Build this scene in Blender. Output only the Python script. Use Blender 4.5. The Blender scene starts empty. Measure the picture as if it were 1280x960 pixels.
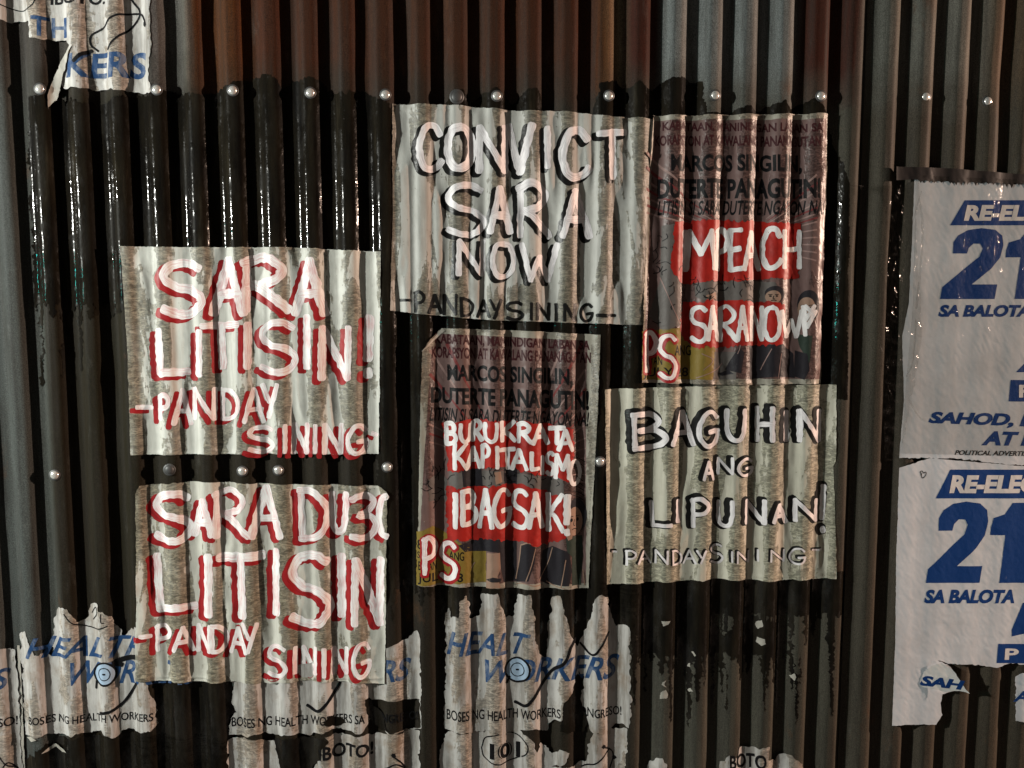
import bpy, math, random
import numpy as np
from mathutils import Vector
from mathutils.geometry import tessellate_polygon
R = math.radians
S = bpy.context.scene
COL = S.collection

# ------------------------------------------------------------------ camera
F_PX, YAW, PIT, ROL = 962.0, 0.0557, 0.0885, -0.0007
CAM = np.array([0.8556, -1.6327, 1.50])
_fw = np.array([math.sin(YAW)*math.cos(PIT), math.cos(YAW)*math.cos(PIT), -math.sin(PIT)])
_rt = np.array([math.cos(YAW), -math.sin(YAW), 0.0])
_up = np.cross(_rt, _fw)
RT = math.cos(ROL)*_rt + math.sin(ROL)*_up
UP = -math.sin(ROL)*_rt + math.cos(ROL)*_up
cd = bpy.data.cameras.new('camera'); cam = bpy.data.objects.new('camera', cd); COL.objects.link(cam)
cd.sensor_width = 36.0; cd.lens = 36.0*F_PX/1280.0; cd.clip_start = 0.05; cd.clip_end = 500
from mathutils import Matrix
cam.matrix_world = Matrix(((RT[0], UP[0], -_fw[0], CAM[0]), (RT[1], UP[1], -_fw[1], CAM[1]),
                           (RT[2], UP[2], -_fw[2], CAM[2]), (0, 0, 0, 1)))
S.camera = cam

# ------------------------------------------------------------------ world and lamps (night street)
world = bpy.data.worlds.new('World'); S.world = world; world.use_nodes = True
wt = world.node_tree
sky = wt.nodes.new('ShaderNodeTexSky'); sky.sky_type = 'NISHITA'; sky.sun_disc = False
sky.sun_elevation = R(-6.0); sky.sun_rotation = R(200)
wt.links.new(sky.outputs[0], wt.nodes['Background'].inputs[0]); wt.nodes['Background'].inputs[1].default_value = 0.05

def lamp(name, loc, power, colour, radius):
    l = bpy.data.lights.new(name, 'POINT'); l.energy = power; l.color = colour; l.shadow_soft_size = radius
    o = bpy.data.objects.new(name, l); COL.objects.link(o); o.location = loc; return o
lamp('street_lamp_light', (-2.0, -1.22, 1.99), 600, (1.0, 1.0, 0.93), 0.02)
lamp('sodium_lamp_light', (6.6, -0.98, 2.2), 2300, (1.0, 0.70, 0.54), 0.03)
lamp('shop_sign_light', (-3.3, -1.9, 1.70), 40, (0.05, 1.0, 0.85), 0.07)
sl = bpy.data.lights.new('fill_sun', 'SUN'); sl.energy = 0.10; sl.angle = R(20); sl.color = (1.0, 0.92, 0.82)  # weak wide sun added as front fill, not a source on the street
so = bpy.data.objects.new('fill_sun', sl); COL.objects.link(so); so.rotation_euler = (R(62), 0, R(-25)); so.location = (0, -3, 4)
S.view_settings.view_transform = 'Standard'; S.view_settings.look = 'None'
S.view_settings.exposure = -0.2; S.view_settings.gamma = 1.0; S.view_settings.use_curve_mapping = False
S.cycles.max_bounces = 5

# ------------------------------------------------------------------ picture-of-the-wall coordinates -> wall plane (metres)
def W(px, py):
    px = np.asarray(px, float); py = np.asarray(py, float)
    a = (px-640)/F_PX; b = -(py-480)/F_PX
    d = _fw[None, :] + a.reshape(-1, 1)*RT + b.reshape(-1, 1)*UP
    t = -CAM[1]/d[:, 1]
    return CAM[0]+t*d[:, 0], CAM[2]+t*d[:, 2]
def w1(px, py):
    x, z = W([px], [py]); return float(x[0]), float(z[0])

# ------------------------------------------------------------------ value noise
def _hash(i, j, s):
    h = (i.astype(np.int64)*374761393 + j.astype(np.int64)*668265263 + int(s)*982451653) & 0x7fffffff
    h = ((h ^ (h >> 13))*1274126177) & 0x7fffffff
    return ((h ^ (h >> 16)) & 0xffff)/65535.0
def vn(x, z, s):
    x = np.asarray(x, float); z = np.asarray(z, float)
    i = np.floor(x); j = np.floor(z); fx = x-i; fz = z-j
    fx = fx*fx*(3-2*fx); fz = fz*fz*(3-2*fz)
    a = _hash(i, j, s); b = _hash(i+1, j, s); c = _hash(i, j+1, s); d = _hash(i+1, j+1, s)
    return (a*(1-fx)+b*fx)*(1-fz)+(c*(1-fx)+d*fx)*fz
def fbm(x, z, s, o=3):
    t = 0; a = .5; q = 0
    for k in range(o):
        t = t+a*vn(x, z, s+k*17); q += a; x = x*2.03+5.1; z = z*2.03+1.7; a *= .5
    return t/q

# ------------------------------------------------------------------ surfaces: depth (Y) of the sheet metal and of paper stuck to it
PITCH = 0.076; AMP = 0.0092
def hwall(X, Z):
    u = X/PITCH
    k = np.round(u)
    u2 = u + .05*(fbm(u*.9+3, Z*.8, 3, 2)-.5)*1.6
    c = np.cos(2*np.pi*u2)
    c = c - .10*np.cos(6*np.pi*u2)*1.0          # slightly flattened crest and pan
    amp = AMP*(1+.34*(vn(u*.7, Z*.7+3, 9)-.5))
    y = amp*(0.93-c)
    for dx_, dz_, dr, dd in ((.12, 1.35, .05, .004), (.66, 2.0, .04, -.003), (1.72, 1.62, .05, .005), (1.35, 1.02, .04, .004), (2.0, 2.0, .05, .004), (.3, 2.08, .03, .003)):
        y = y + dd*np.exp(-((X-dx_)**2+((Z-dz_)*.6)**2)/dr**2)
    y = y + .0022*(fbm(X*5, Z*4, 21, 3)-.5) + .0008*(fbm(X*40, Z*18, 5, 2)-.5)
    return y
def make_surf(off, seed, fill=.45, wrinkle=.0011, quad=None, curl=.002, flat=0.0, fill0=.5):
    def f(X, Z):
        b = hwall(X, Z); u = X/PITCH
        if flat: 
            y = b*(1-flat) - .0008
        else:
            val = np.clip(b/(2*AMP), 0, 1.1)
            n = np.clip((fbm(u*1.1+seed*3.1, Z*4.2, seed, 3)-.47)*4.0, 0, 1)
            n = np.clip(fill0 + n, 0, 1.25)
            y = b - b*n*fill*val
        w = np.abs(fbm(X*75+2*Z*20, Z*42, seed+5, 3)-.5)*2
        w2 = np.clip(fbm(X*22-Z*17, Z*24+X*9, seed+8, 3)-.52, 0, 1)*3
        y = y - wrinkle*w - wrinkle*.8*w2
        if quad is not None:
            d = 9.0
            q = quad; m = len(q)
            for i in range(m):
                ax, az = q[i]; bx, bz = q[(i+1) % m]
                L = math.hypot(bx-ax, bz-az)
                dd = np.abs((X-ax)*(bz-az)-(Z-az)*(bx-ax))/L
                d = np.minimum(d, dd)
            y = y - curl*np.exp(-d/.007)*np.clip((fbm(X*14, Z*14, seed+31, 2)-.42)*3.2, 0, 1.5)
        return y - off
    return f
METAL = lambda X, Z: hwall(X, Z)

# ------------------------------------------------------------------ cut flat shapes along the grid and press them on a surface
DX, DZ = .0024, .0055
def _slab(poly, ax, step, out):
    lo = min(p[ax] for p in poly); hi = max(p[ax] for p in poly)
    k0 = math.floor(lo/step+1e-9); k1 = math.ceil(hi/step-1e-9)
    if k1-k0 <= 1: out.append(poly); return
    rest = poly
    for k in range(k0+1, k1):
        v = k*step; A = []; B = []
        n = len(rest)
        for i in range(n):
            p = rest[i]; q = rest[(i+1) % n]
            dp = p[ax]-v; dq = q[ax]-v
            if dp <= 1e-9: A.append(p)
            if dp >= -1e-9: B.append(p)
            if (dp < -1e-9 and dq > 1e-9) or (dp > 1e-9 and dq < -1e-9):
                if p < q: a_, b_, t = p, q, -dp/(dq-dp)
                else: a_, b_, t = q, p, -dq/(dp-dq)
                c = [a_[m]+(b_[m]-a_[m])*t for m in range(4)]; c[ax] = v; c = tuple(c)
                A.append(c); B.append(c)
        if len(A) >= 3: out.append(A)
        rest = B
        if len(rest) < 3: return
    out.append(rest)
def press(name, polys, surf, off, m, parent=None, smooth=True):
    """polys: convex polygons of (X, Z, u, v)"""
    cells = []
    for p in polys:
        t = []
        _slab([tuple(map(float, q)) for q in p], 0, DX, t)
        for q in t: _slab(q, 1, DZ, cells)
    vid = {}; vs = []; fs = []; uvs = []
    for c in cells:
        f = []; uu = []
        for q in c:
            key = (round(q[0]*2e5), round(q[1]*2e5))
            i = vid.get(key)
            if i is None: i = vid[key] = len(vs); vs.append((q[0], q[1]))
            if not f or (i != f[-1] and i != f[0]): f.append(i); uu.append((q[2], q[3]))
        if len(f) >= 3 and len(set(f)) == len(f):
            ar = sum(vs[f[i]][0]*vs[f[(i+1) % len(f)]][1]-vs[f[(i+1) % len(f)]][0]*vs[f[i]][1] for i in range(len(f)))
            if abs(ar) < 1e-11: continue
            if ar < 0: f.reverse(); uu.reverse()
            fs.append(f); uvs.extend(uu)
    a = np.array(vs); Y = surf(a[:, 0], a[:, 1]) - off
    o0 = parent_origin(parent)
    me = bpy.data.meshes.new(name)
    me.from_pydata([(x-o0[0], y-o0[1], z-o0[2]) for (x, z), y in zip(vs, Y)], [], fs)
    ul = me.uv_layers.new(name='UVMap')
    ul.data.foreach_set('uv', np.array(uvs, dtype=np.float32).ravel())
    if smooth: me.polygons.foreach_set('use_smooth', np.ones(len(me.polygons), dtype=bool))
    me.materials.append(m)
    o = bpy.data.objects.new(name, me); COL.objects.link(o)
    if parent is not None: o.parent = parent
    return o
def parent_origin(p):
    t = np.zeros(3)
    while p is not None: t = t+np.array(p.location); p = p.parent
    return t
def outline(pts_px):
    """outline given on the wall picture -> triangles"""
    X, Z = W([p[0] for p in pts_px], [p[1] for p in pts_px])
    t = tessellate_polygon([[Vector((x, z, 0)) for x, z in zip(X, Z)]])
    return [[(X[i], Z[i], X[i], Z[i]) for i in tri] for tri in t]
def jag(pts, amp, seed, step=2.2):
    """roughen an outline; amp is one number or one per edge"""
    rnd = random.Random(seed); out = []; n = len(pts)
    for i in range(n):
        a = pts[i]; b = pts[(i+1) % n]
        am = amp[i] if isinstance(amp, (list, tuple)) else amp
        L = math.hypot(b[0]-a[0], b[1]-a[1]); k = max(1, int(L/step))
        nx, ny = -(b[1]-a[1])/max(L, 1e-6), (b[0]-a[0])/max(L, 1e-6)
        ph = rnd.random()*50
        for j in range(k):
            t = j/k
            d = 0 if j == 0 else am*(1.5*(float(fbm(ph+L*t/9, 1.5, seed, 3))-.5)+.5*(rnd.random()-.5))*min(1, 3*t, 3*(1-t)+.2)*1.6
            out.append((a[0]+(b[0]-a[0])*t+nx*d, a[1]+(b[1]-a[1])*t+ny*d))
    return out

# ------------------------------------------------------------------ brush strokes
def spline(P, n=9):
    if len(P) == 2:
        return [(P[0][0]+(P[1][0]-P[0][0])*i/8, P[0][1]+(P[1][1]-P[0][1])*i/8) for i in range(9)]
    Q = [(2*P[0][0]-P[1][0], 2*P[0][1]-P[1][1])]+list(P)+[(2*P[-1][0]-P[-2][0], 2*P[-1][1]-P[-2][1])]
    out = []
    for i in range(1, len(Q)-2):
        for k in range(n):
            t = k/n; r = []
            for c in (0, 1):
                p0, p1, p2, p3 = Q[i-1][c], Q[i][c], Q[i+1][c], Q[i+2][c]
                r.append(.5*(2*p1+(p2-p0)*t+(2*p0-5*p1+4*p2-p3)*t*t+(3*p1-p0-3*p2+p3)*t**3))
            out.append(tuple(r))
    out.append(tuple(P[-1])); return out
_us = [0.0]
def ribbon(P, w, rough=.10, seed=0, ends=True):
    """P px points, w px width -> convex quads"""
    rnd = random.Random(seed)
    L = 0; ls = [0]
    for a, b in zip(P, P[1:]): L += math.hypot(b[0]-a[0], b[1]-a[1]); ls.append(L)
    if L < 1e-6: return []
    n = max(6, int(L/1.6)); pts = []
    j = 0
    for i in range(n+1):
        s = L*i/n
        while j < len(ls)-2 and ls[j+1] < s: j += 1
        t = (s-ls[j])/max(1e-9, ls[j+1]-ls[j])
        pts.append((P[j][0]+(P[j+1][0]-P[j][0])*t, P[j][1]+(P[j+1][1]-P[j][1])*t))
    # rounded caps reach half a width further
    e = w*.36 if ends else 0
    d0 = (pts[0][0]-pts[1][0], pts[0][1]-pts[1][1]); l0 = math.hypot(*d0)
    d1 = (pts[-1][0]-pts[-2][0], pts[-1][1]-pts[-2][1]); l1 = math.hypot(*d1)
    if e > 0:
        pts = [(pts[0][0]+d0[0]/l0*e*q, pts[0][1]+d0[1]/l0*e*q) for q in (1, .8, .5)] + pts + \
              [(pts[-1][0]+d1[0]/l1*e*q, pts[-1][1]+d1[1]/l1*e*q) for q in (.5, .8, 1)]
    m = len(pts); _us[0] += 3.7; u0 = _us[0]
    sd = rnd.randrange(1000); A = []; B = []; U = []
    wl = 1+.22*(rnd.random()-.5)
    s = 0
    for i in range(m):
        a = pts[max(0, i-1)]; b = pts[min(m-1, i+1)]
        dx, dy = b[0]-a[0], b[1]-a[1]; l = math.hypot(dx, dy) or 1
        nx, ny = -dy/l, dx/l
        if i: s += math.hypot(pts[i][0]-pts[i-1][0], pts[i][1]-pts[i-1][1])
        cap = 1.0
        if ends:
            r = min(i, m-1-i)
            cap = (.50, .74, .92)[r] if r < 3 else 1.0
        wa = w*.5*cap*wl*(1+rough*3*(float(vn(s/5., sd, 7))-.5))
        wb = w*.5*cap*wl*(1+rough*3*(float(vn(s/5., sd+9, 7))-.5))
        A.append((pts[i][0]+nx*wa, pts[i][1]+ny*wa)); B.append((pts[i][0]-nx*wb, pts[i][1]-ny*wb)); U.append(u0+s*.0017)
    XA, ZA = W([p[0] for p in A], [p[1] for p in A]); XB, ZB = W([p[0] for p in B], [p[1] for p in B])
    q = []
    for i in range(m-1):
        q.append([(XA[i], ZA[i], U[i], 0), (XA[i+1], ZA[i+1], U[i+1], 0), (XB[i+1], ZB[i+1], U[i+1], 1)])
        q.append([(XA[i], ZA[i], U[i], 0), (XB[i+1], ZB[i+1], U[i+1], 1), (XB[i], ZB[i], U[i], 1)])
    return q
# hand lettering: strokes in a unit box, y down; 'c' curved, 'l' straight
G = {
 'A': ['l0,1 .48,0', 'l.48,0 1,1', 'l.22,.64 .80,.62'],
 'B': ['l.05,0 .08,1', 'c.0,.02 .55,0 .80,.2 .62,.42 .2,.48', 'c.2,.48 .75,.5 1,.72 .7,.95 .05,1'],
 'C': ['c.92,.2 .7,.02 .35,.03 .06,.35 .05,.7 .3,.98 .7,.96 1,.80'],
 'D': ['l.06,0 .10,1', 'c0,.0 .5,.05 .95,.35 .9,.75 .55,.97 .06,1'],
 'E': ['l.05,0 .05,1', 'l.05,0 .95,.0', 'l.05,.5 .8,.46', 'l.05,1 1,.96'],
 'G': ['c.92,.15 .7,0 .35,.05 .05,.4 .05,.72 .35,1 .75,.95 .95,.70 .92,.55', 'l.55,.58 1,.54'],
 'H': ['l.05,0 .05,1', 'l.95,0 .95,1', 'l.05,.52 .95,.48'],
 'I': ['l.5,0 .5,1'],
 'K': ['l.06,0 .08,1', 'l.95,0 .12,.55', 'c.12,.52 .5,.62 .8,.85 1,1'],
 'L': ['l.02,0 .10,.98', 'l.10,.98 1,.94'],
 'M': ['l0,1 .1,0', 'l.1,0 .5,.62', 'l.5,.62 .88,0', 'l.88,0 1,1'],
 'N': ['l.03,1 .05,0', 'l.05,0 .94,1', 'l.94,1 .97,0'],
 'O': ['c.55,0 .2,.08 .02,.5 .2,.93 .55,1 .9,.8 .98,.45 .8,.08 .5,.01'],
 'P': ['l.08,0 .10,1', 'c0,.05 .5,-.03 .95,.2 .75,.48 .12,.56'],
 'R': ['l.08,.04 .05,1', 'c0,.08 .45,-.03 .85,.18 .68,.42 .12,.54', 'c.2,.5 .55,.68 1,1'],
 'S': ['c.90,.10 .62,.0 .20,.06 .05,.28 .30,.45 .75,.54 .98,.74 .75,.97 .40,1 .05,.90'],
 'T': ['l0,.04 1,0', 'l.5,.02 .55,1'],
 'U': ['c.05,0 .04,.45 .12,.82 .45,1 .8,.88 .93,.5 .95,0'],
 'V': ['l0,0 .48,1', 'l.48,1 1,0'],
 'W': ['l0,0 .24,1', 'l.24,1 .5,.35', 'l.5,.35 .74,1', 'l.74,1 1,0'],
 'Y': ['l0,0 .45,.52', 'l1,0 .4,1'],
 '3': ['c.05,.08 .5,0 .9,.12 .7,.36 .35,.45 .8,.5 1,.72 .7,.98 .05,.95'],
 '0': ['c.95,0 .4,.1 .05,.5 .35,.92 .95,1'],
 '-': ['l0,.5 1,.5'], '.': ['l.2,.4 .8,.6'], '!': ['l.6,0 .4,.70', 'l.45,.93 .52,.99'],
 '/': ['l0,0 1,1'], '|': ['l1,0 0,1'],
}
def glyph(ch, x0, y0, x1, y1):
    out = []
    for s in G[ch]:
        pts = [tuple(map(float, q.split(','))) for q in s[1:].split()]
        pts = [(x0+p[0]*(x1-x0), y0+p[1]*(y1-y0)) for p in pts]
        out.append(spline(pts) if s[0] == 'c' else spline([pts[0], pts[-1]]) if len(pts) == 2 else pts)
    return out
def parse(word):
    """'S200,125,365,330 A...' letters with their boxes"""
    r = []
    for t in word.split():
        r.append((t[0], *[float(v) for v in t[1:].split(',')]))
    return r
def paint(word, conv, w, surf, off, m, parent, name, shift=(0, 0), grow=1.0, seed=0):
    rnd = random.Random(seed+hash(len(word)) % 97); polys = []; lay = []
    k = 0
    for t in parse(word):
        a = conv(t[1], t[2]); b = conv(t[3], t[4])
        for st in glyph(t[0], a[0], a[1], b[0], b[1]):
            jx = [(p[0]+shift[0], p[1]+shift[1]) for p in st]
            polys.append((ribbon(jx, w*grow*(1.35 if t[0] == '!' else 1), .12, seed*100+k), k)); k += 1
    # overlapping strokes each a hair above the one before, all in one mesh
    obs = []
    for q, kk in polys:
        if q: lay.append((q, off+.00002*(kk % 7)))
    return press_layers(name, lay, surf, m, parent)
def press_layers(name, layers, surf, m, parent):
    bm_v = []; bm_f = []; bm_u = []
    for q, off in layers:
        o = press('tmp', q, surf, off, m, parent)
        me = o.data; n0 = len(bm_v)
        bm_v += [tuple(v.co) for v in me.vertices]
        bm_f += [tuple(i+n0 for i in p.vertices) for p in me.polygons]
        u = np.zeros(len(me.loops)*2, dtype=np.float32); me.uv_layers[0].data.foreach_get('uv', u); bm_u.append(u)
        bpy.data.objects.remove(o); bpy.data.meshes.remove(me)
    me = bpy.data.meshes.new(name); me.from_pydata(bm_v, [], bm_f)
    ul = me.uv_layers.new(name='UVMap'); ul.data.foreach_set('uv', np.concatenate(bm_u))
    me.polygons.foreach_set('use_smooth', np.ones(len(me.polygons), dtype=bool)); me.materials.append(m)
    o = bpy.data.objects.new(name, me); COL.objects.link(o); o.parent = parent; return o
# printed lettering: text fitted into a four-sided box on the wall
def text_tris(s, bold=0.0, shear=0.0):
    c = bpy.data.curves.new('txt', 'FONT'); c.body = s; c.size = 1; c.offset = bold; c.shear = shear; c.resolution_u = 4
    o = bpy.data.objects.new('txt', c); COL.objects.link(o)
    dg = bpy.context.evaluated_depsgraph_get(); ob = o.evaluated_get(dg); me = ob.to_mesh(); me.calc_loop_triangles()
    v = np.array([(p.co.x, p.co.y) for p in me.vertices]); t = [tuple(q.vertices) for q in me.loop_triangles]
    ob.to_mesh_clear(); bpy.data.objects.remove(o); bpy.data.curves.remove(c)
    return v, t
def text_polys(s, box, bold=0.0, shear=0.0, wav=None):
    """box: (TL, TR, BR, BL) px"""
    v, t = text_tris(s, bold, shear)
    lo = v.min(0); hi = v.max(0); n = (v-lo)/(hi-lo); n[:, 1] = 1-n[:, 1]
    B = [np.array(b, float) for b in box]
    P = (B[0][None]*(1-n[:, :1])+B[1][None]*n[:, :1])*(1-n[:, 1:])+(B[3][None]*(1-n[:, :1])+B[2][None]*n[:, :1])*n[:, 1:]
    X, Z = W(P[:, 0], P[:, 1])
    return [[(X[i], Z[i], X[i], Z[i]) for i in q] for q in t]
def text(s, box, surf, off, m, parent, bold=0.0, shear=0.0, name='printed_text'):
    if len(box) == 4 and not hasattr(box[0], '__len__'):
        x0, y0, x1, y1 = box; box = ((x0, y0), (x1, y0), (x1, y1), (x0, y1))
    return press(name, text_polys(s, box, bold, shear), surf, off, m, parent)
def patch(pts, surf, off, m, parent, name, amp=0, seed=1):
    return press(name, outline(jag(pts, amp, seed) if amp else pts), surf, off, m, parent)
def line(pts, w, surf, off, m, parent, name, curve=True, rough=.05, seed=3):
    return press(name, ribbon(spline(pts) if curve else pts, w, rough, seed), surf, off, m, parent)
def lines(list_, w, surf, off, m, parent, name, seed=3):
    lay = []
    for k, pts in enumerate(list_):
        ww = w[k] if isinstance(w, (list, tuple)) else w
        lay.append((ribbon(spline(pts), ww, .10, seed+k), off+.00003*(k % 9)))
    return press_layers(name, lay, surf, m, parent)
def zoomer(s, ox, oy): return lambda x, y: (ox+x/s, oy+y/s)
def zp(z, *pts): return [z(*p) for p in pts]

# ------------------------------------------------------------------ materials
def mat(name):
    m = bpy.data.materials.new(name); m.use_nodes = True
    nt = m.node_tree; return m, nt, nt.nodes['Principled BSDF']
def nd(nt, t, **k):
    n = nt.nodes.new(t)
    for a, b in k.items():
        if a.startswith('i_'): n.inputs[a[2:]].default_value = b
        else: setattr(n, a, b)
    return n
def pos(nt, scale):
    g = nd(nt, 'ShaderNodeNewGeometry'); mp = nd(nt, 'ShaderNodeMapping'); mp.inputs['Scale'].default_value = scale
    nt.links.new(g.outputs['Position'], mp.inputs['Vector']); return mp.outputs[0]
def noise(nt, vec, scale, detail=4, rough=.55, dist=0.0):
    n = nd(nt, 'ShaderNodeTexNoise'); n.inputs['Scale'].default_value = scale; n.inputs['Detail'].default_value = detail
    n.inputs['Roughness'].default_value = rough; n.inputs['Distortion'].default_value = dist
    nt.links.new(vec, n.inputs['Vector']); return n.outputs['Fac']
def ramp(nt, fac, stops, interp='LINEAR'):
    r = nd(nt, 'ShaderNodeValToRGB'); cr = r.color_ramp; cr.interpolation = interp
    while len(cr.elements) > 1: cr.elements.remove(cr.elements[-1])
    for i, (p, c) in enumerate(stops):
        e = cr.elements[0] if i == 0 else cr.elements.new(p)
        e.position = p
        if not hasattr(c, '__len__'): c = (c, c, c)
        e.color = (*c[:3], 1)
    nt.links.new(fac, r.inputs[0]); return r.outputs[0]
def mixc(nt, fac, a, b):
    m = nd(nt, 'ShaderNodeMix', data_type='RGBA')
    for v, i in ((fac, 0), (a, 6), (b, 7)):
        if hasattr(v, 'is_output'): nt.links.new(v, m.inputs[i])
        else: m.inputs[i].default_value = v if i == 0 else (*v, 1)
    return m.outputs[2]
def math_(nt, op, a, b=0.0):
    n = nd(nt, 'ShaderNodeMath', operation=op)
    for v, i in ((a, 0), (b, 1)):
        if hasattr(v, 'is_output'): nt.links.new(v, n.inputs[i])
        else: n.inputs[i].default_value = v
    return n.outputs[0]
def bump(nt, h, strength, dist, bsdf, prev=None):
    b = nd(nt, 'ShaderNodeBump'); b.inputs['Strength'].default_value = strength; b.inputs['Distance'].default_value = dist
    nt.links.new(h, b.inputs['Height'])
    if prev is not None: nt.links.new(prev, b.inputs['Normal'])
    nt.links.new(b.outputs[0], bsdf.inputs['Normal']); return b.outputs[0]

def paper_mat(name, dry, wet, wetness=.5, seed=0, rough=.5, bmp=.5, coat=0.0, grime=.25):
    m, nt, b = mat(name)
    v = pos(nt, (1, 1, .22)); v2 = pos(nt, (1, 1, 1))
    mp = nd(nt, 'ShaderNodeMapping'); mp.inputs['Location'].default_value = (seed*3.3, 0, seed*1.7); nt.links.new(v, mp.inputs[0])
    big = noise(nt, mp.outputs[0], 16, 5, .6, .6)
    blob = noise(nt, v2, 62, 3, .6)                        # scalloped edge of the glued parts
    # glue caught along one side of each rib
    g = nd(nt, 'ShaderNodeNewGeometry'); sx = nd(nt, 'ShaderNodeSeparateXYZ'); nt.links.new(g.outputs['Position'], sx.inputs[0])
    ph = math_(nt, 'COSINE', math_(nt, 'ADD', math_(nt, 'MULTIPLY', sx.outputs[0], 2*math.pi/PITCH), -.5))
    t = math_(nt, 'ADD', math_(nt, 'MULTIPLY', ph, .075), big)
    t = math_(nt, 'ADD', t, math_(nt, 'MULTIPLY', math_(nt, 'SUBTRACT', blob, .5), .18))
    fac = ramp(nt, t, [(.0, 0), (.60-.2*wetness, 0), (.615-.2*wetness, .72), (.72-.2*wetness, .95), (1, 1)])
    grain = noise(nt, pos(nt, (1, 1, 2.6)), 60, 5, .7, 1.5)
    wetc = mixc(nt, ramp(nt, grain, [(.40, 0), (.50, .35), (.62, 1)]), tuple(c*.42 for c in wet), tuple(min(1, c*1.75) for c in wet))
    dryc = mixc(nt, ramp(nt, noise(nt, v2, 7, 5, .6), [(.3, 0), (.7, 1)]), dry, tuple(c*.78 for c in dry))
    fleck = ramp(nt, noise(nt, v2, 95, 4, .7), [(.66, 0), (.72, .7)])
    dryc = mixc(nt, fleck, dryc, tuple(c*.9 for c in wet))
    cc = mixc(nt, fac, dryc, wetc)
    gs = ramp(nt, noise(nt, pos(nt, (1, 1, .10)), 48, 5, .7), [(.44, 0), (.62, grime)])
    gb_ = ramp(nt, noise(nt, pos(nt, (1, 1, .7)), 14, 5, .7), [(.52, 0), (.68, grime*.9)])
    cc = mixc(nt, gs, cc, tuple(c*.45 for c in wet)); cc = mixc(nt, gb_, cc, (wet[0]*.7, wet[1]*.55, wet[2]*.42))
    nt.links.new(cc, b.inputs['Base Color'])
    rr = math_(nt, 'SUBTRACT', rough, math_(nt, 'MULTIPLY', fac, .12)); nt.links.new(rr, b.inputs['Roughness'])
    b.inputs['Specular IOR Level'].default_value = .22
    b.inputs['Coat Weight'].default_value = coat; b.inputs['Coat Roughness'].default_value = .12
    h1 = noise(nt, pos(nt, (1, 1, 2.0)), 130, 6, .7, .5); h2 = noise(nt, pos(nt, (1, 1, .6)), 30, 4, .55, .6)
    n1 = bump(nt, h2, bmp, .0009, b); bump(nt, math_(nt, 'MULTIPLY', h1, math_(nt, 'ADD', .10, math_(nt, 'MULTIPLY', fac, 1.0))), bmp, .0018, b, n1)
    return m
def brush_mat(name, a, b_, streak=.5, rough=.42, bmp=.35):
    """bristle streaks run along the stroke (UV)"""
    m, nt, b = mat(name)
    uv = nd(nt, 'ShaderNodeUVMap'); mp = nd(nt, 'ShaderNodeMapping'); mp.inputs['Scale'].default_value = (22, 8, 1)
    nt.links.new(uv.outputs[0], mp.inputs[0])
    st = noise(nt, mp.outputs[0], 1.0, 5, .7)
    bl = noise(nt, pos(nt, (1, 1, 1)), 26, 3)
    f = ramp(nt, math_(nt, 'ADD', math_(nt, 'MULTIPLY', st, .75), math_(nt, 'MULTIPLY', bl, .35)), [(.66-.25*streak, 0), (.80-.15*streak, 1)])
    nt.links.new(mixc(nt, f, a, b_), b.inputs['Base Color']); b.inputs['Roughness'].default_value = rough
    b.inputs['Specular IOR Level'].default_value = .18
    n1 = bump(nt, st, bmp, .0012, b); bump(nt, noise(nt, pos(nt, (1, 1, 1)), 110, 4, .6), bmp, .0012, b, n1)
    return m
def ink_mat(name, c, rough=.5, worn=.15, under=(.3, .28, .25)):
    m, nt, b = mat(name)
    f = ramp(nt, noise(nt, pos(nt, (1, 1, .5)), 45, 5, .7), [(.70-worn*.5, 0), (.80-worn*.5, .55)])
    nt.links.new(mixc(nt, f, c, under), b.inputs['Base Color']); b.inputs['Roughness'].default_value = rough; b.inputs['Specular IOR Level'].default_value = .12
    bump(nt, noise(nt, pos(nt, (1, 1, 1)), 110, 5, .6), .4, .002, b)
    return m

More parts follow.
